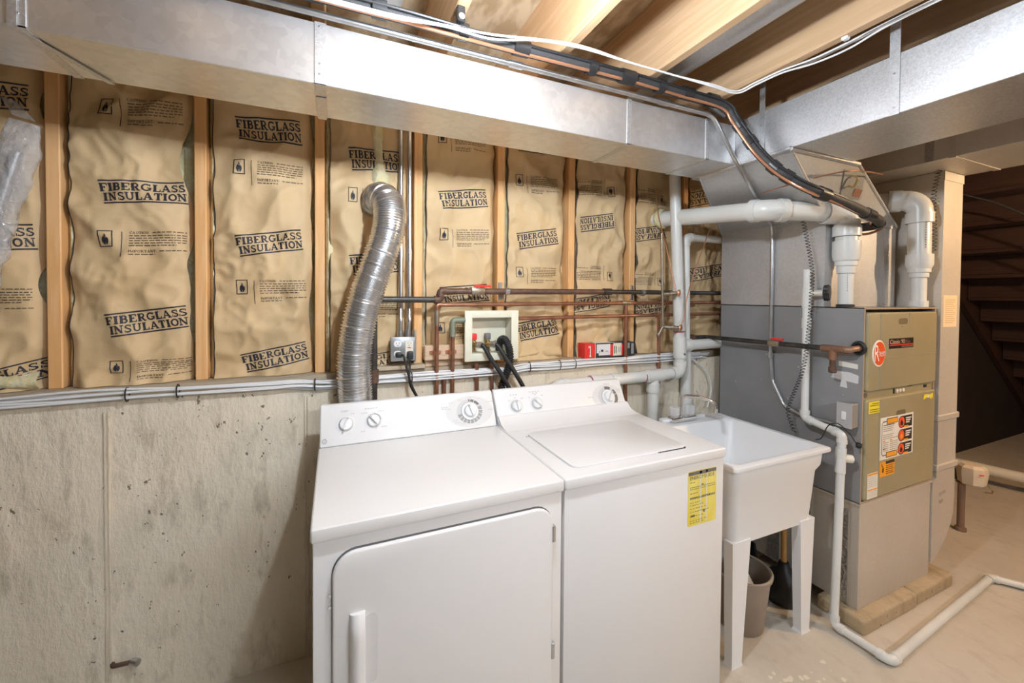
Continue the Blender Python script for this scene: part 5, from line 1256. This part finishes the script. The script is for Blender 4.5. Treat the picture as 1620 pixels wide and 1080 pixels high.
# ================================================================ FAR RIGHT
t = thing('sump_pump', 'cream sump pump motor on a post beyond the return duct', 'pump', (3.70, .14, 0))
MB().lathe([(.028, 0), (.028, .02), (.018, .022), (.018, .30), (.028, .31)], (3.70, .16, 0), seg=16).build('post', mat('dull_brown_post', (.25, .16, .11), .6), t)
g = MB(); g.loft([[Vector((3.70+.062*math.cos(2*math.pi*k/8+.39)*s, .115+.062*math.sin(2*math.pi*k/8+.39)*s, z)) for k in range(8)] for s, z in ((.8, .315), (1, .325), (1.12, .40), (1.05, .425), (.75, .44))]); g.build('motor_cover', mat('cream_motor_cover', (.72, .62, .48), .5), t, ang=20)
g = MB(); g.add([(3.640, .066, .395), (3.665, .0525, .395), (3.665, .0525, .402), (3.640, .066, .402)], [(0, 1, 2, 3)]); g.build('warning_label', RED, t, fix=False)
MB().tube(spline([(3.72, .06, .33), (3.73, .04, .305), (3.70, .03, .295), (3.66, .045, .30)], 6), .004, 8).build('float_wire', BRASS, t)
t = thing('floor_pipe', 'thick white plastic pipe lying low along the dark far area', 'pipe', (4.8, .2, .09)); MB().tube([(4.70, .70, .125), (4.86, .0, .125), (5.0, -.6, .125)], .04, 18).build('pipe', PVCY, t)
coupling(t, (4.842, .10, .125), (.2, -1, 0), .04, .10, PVC)
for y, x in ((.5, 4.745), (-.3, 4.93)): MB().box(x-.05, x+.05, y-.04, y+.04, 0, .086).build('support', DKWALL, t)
t = thing('wooden_staircase', 'dark brown wooden staircase seen from below in the far right shadows', 'staircase', (5.6, .2, 0))
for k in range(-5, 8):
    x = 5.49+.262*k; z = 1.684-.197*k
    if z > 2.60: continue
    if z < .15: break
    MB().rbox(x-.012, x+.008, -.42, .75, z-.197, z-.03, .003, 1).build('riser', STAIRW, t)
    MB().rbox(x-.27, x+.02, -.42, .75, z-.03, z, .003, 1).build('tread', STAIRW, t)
for y in (-.46, .755):
    P = [(4.35, 2.45), (4.35, 2.15), (7.35, -.0), (7.35, .18)] if y > 0 else [(4.35, 2.45), (4.35, 2.15), (7.25, .0), (7.4, .0), (7.4, .17)]
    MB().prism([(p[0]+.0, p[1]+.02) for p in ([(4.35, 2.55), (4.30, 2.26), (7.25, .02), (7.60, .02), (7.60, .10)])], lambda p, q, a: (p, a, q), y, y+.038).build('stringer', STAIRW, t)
o = MB().tube(spline([(4.3, .60, 2.35), (4.5, .30, 2.18), (4.62, .12, 2.02), (4.7, -.05, 1.86), (4.8, -.2, 1.70)], 6), .008, 8).build('dark_cable', BLACK); tag(o, 'dark cable sagging across the shadows at the right edge', 'cable')
# small floor spatters
rnd = random.Random(4)
sp = MB()
for k in range(26):
    cx, cy = 1.60+rnd.gauss(.10, .10), -.10+rnd.gauss(0, .035); r = rnd.uniform(.003, .012)*(1.8 if k < 2 else 1); n = 9
    sp.add([(cx, cy, .0012)]+[(cx+r*math.cos(2*math.pi*i/n)*rnd.uniform(.6, 1.3), cy+r*.8*math.sin(2*math.pi*i/n)*rnd.uniform(.6, 1.3), .0006) for i in range(n)], [(0, 1+i, 1+(i+1) % n) for i in range(n)])
o = sp.build('paint_spatter', mat('cream_paint', (.74, .68, .56), .6), fix=False); tag(o, 'cream paint spatter dried on the floor in front of the sink', 'paint', kind='stuff')
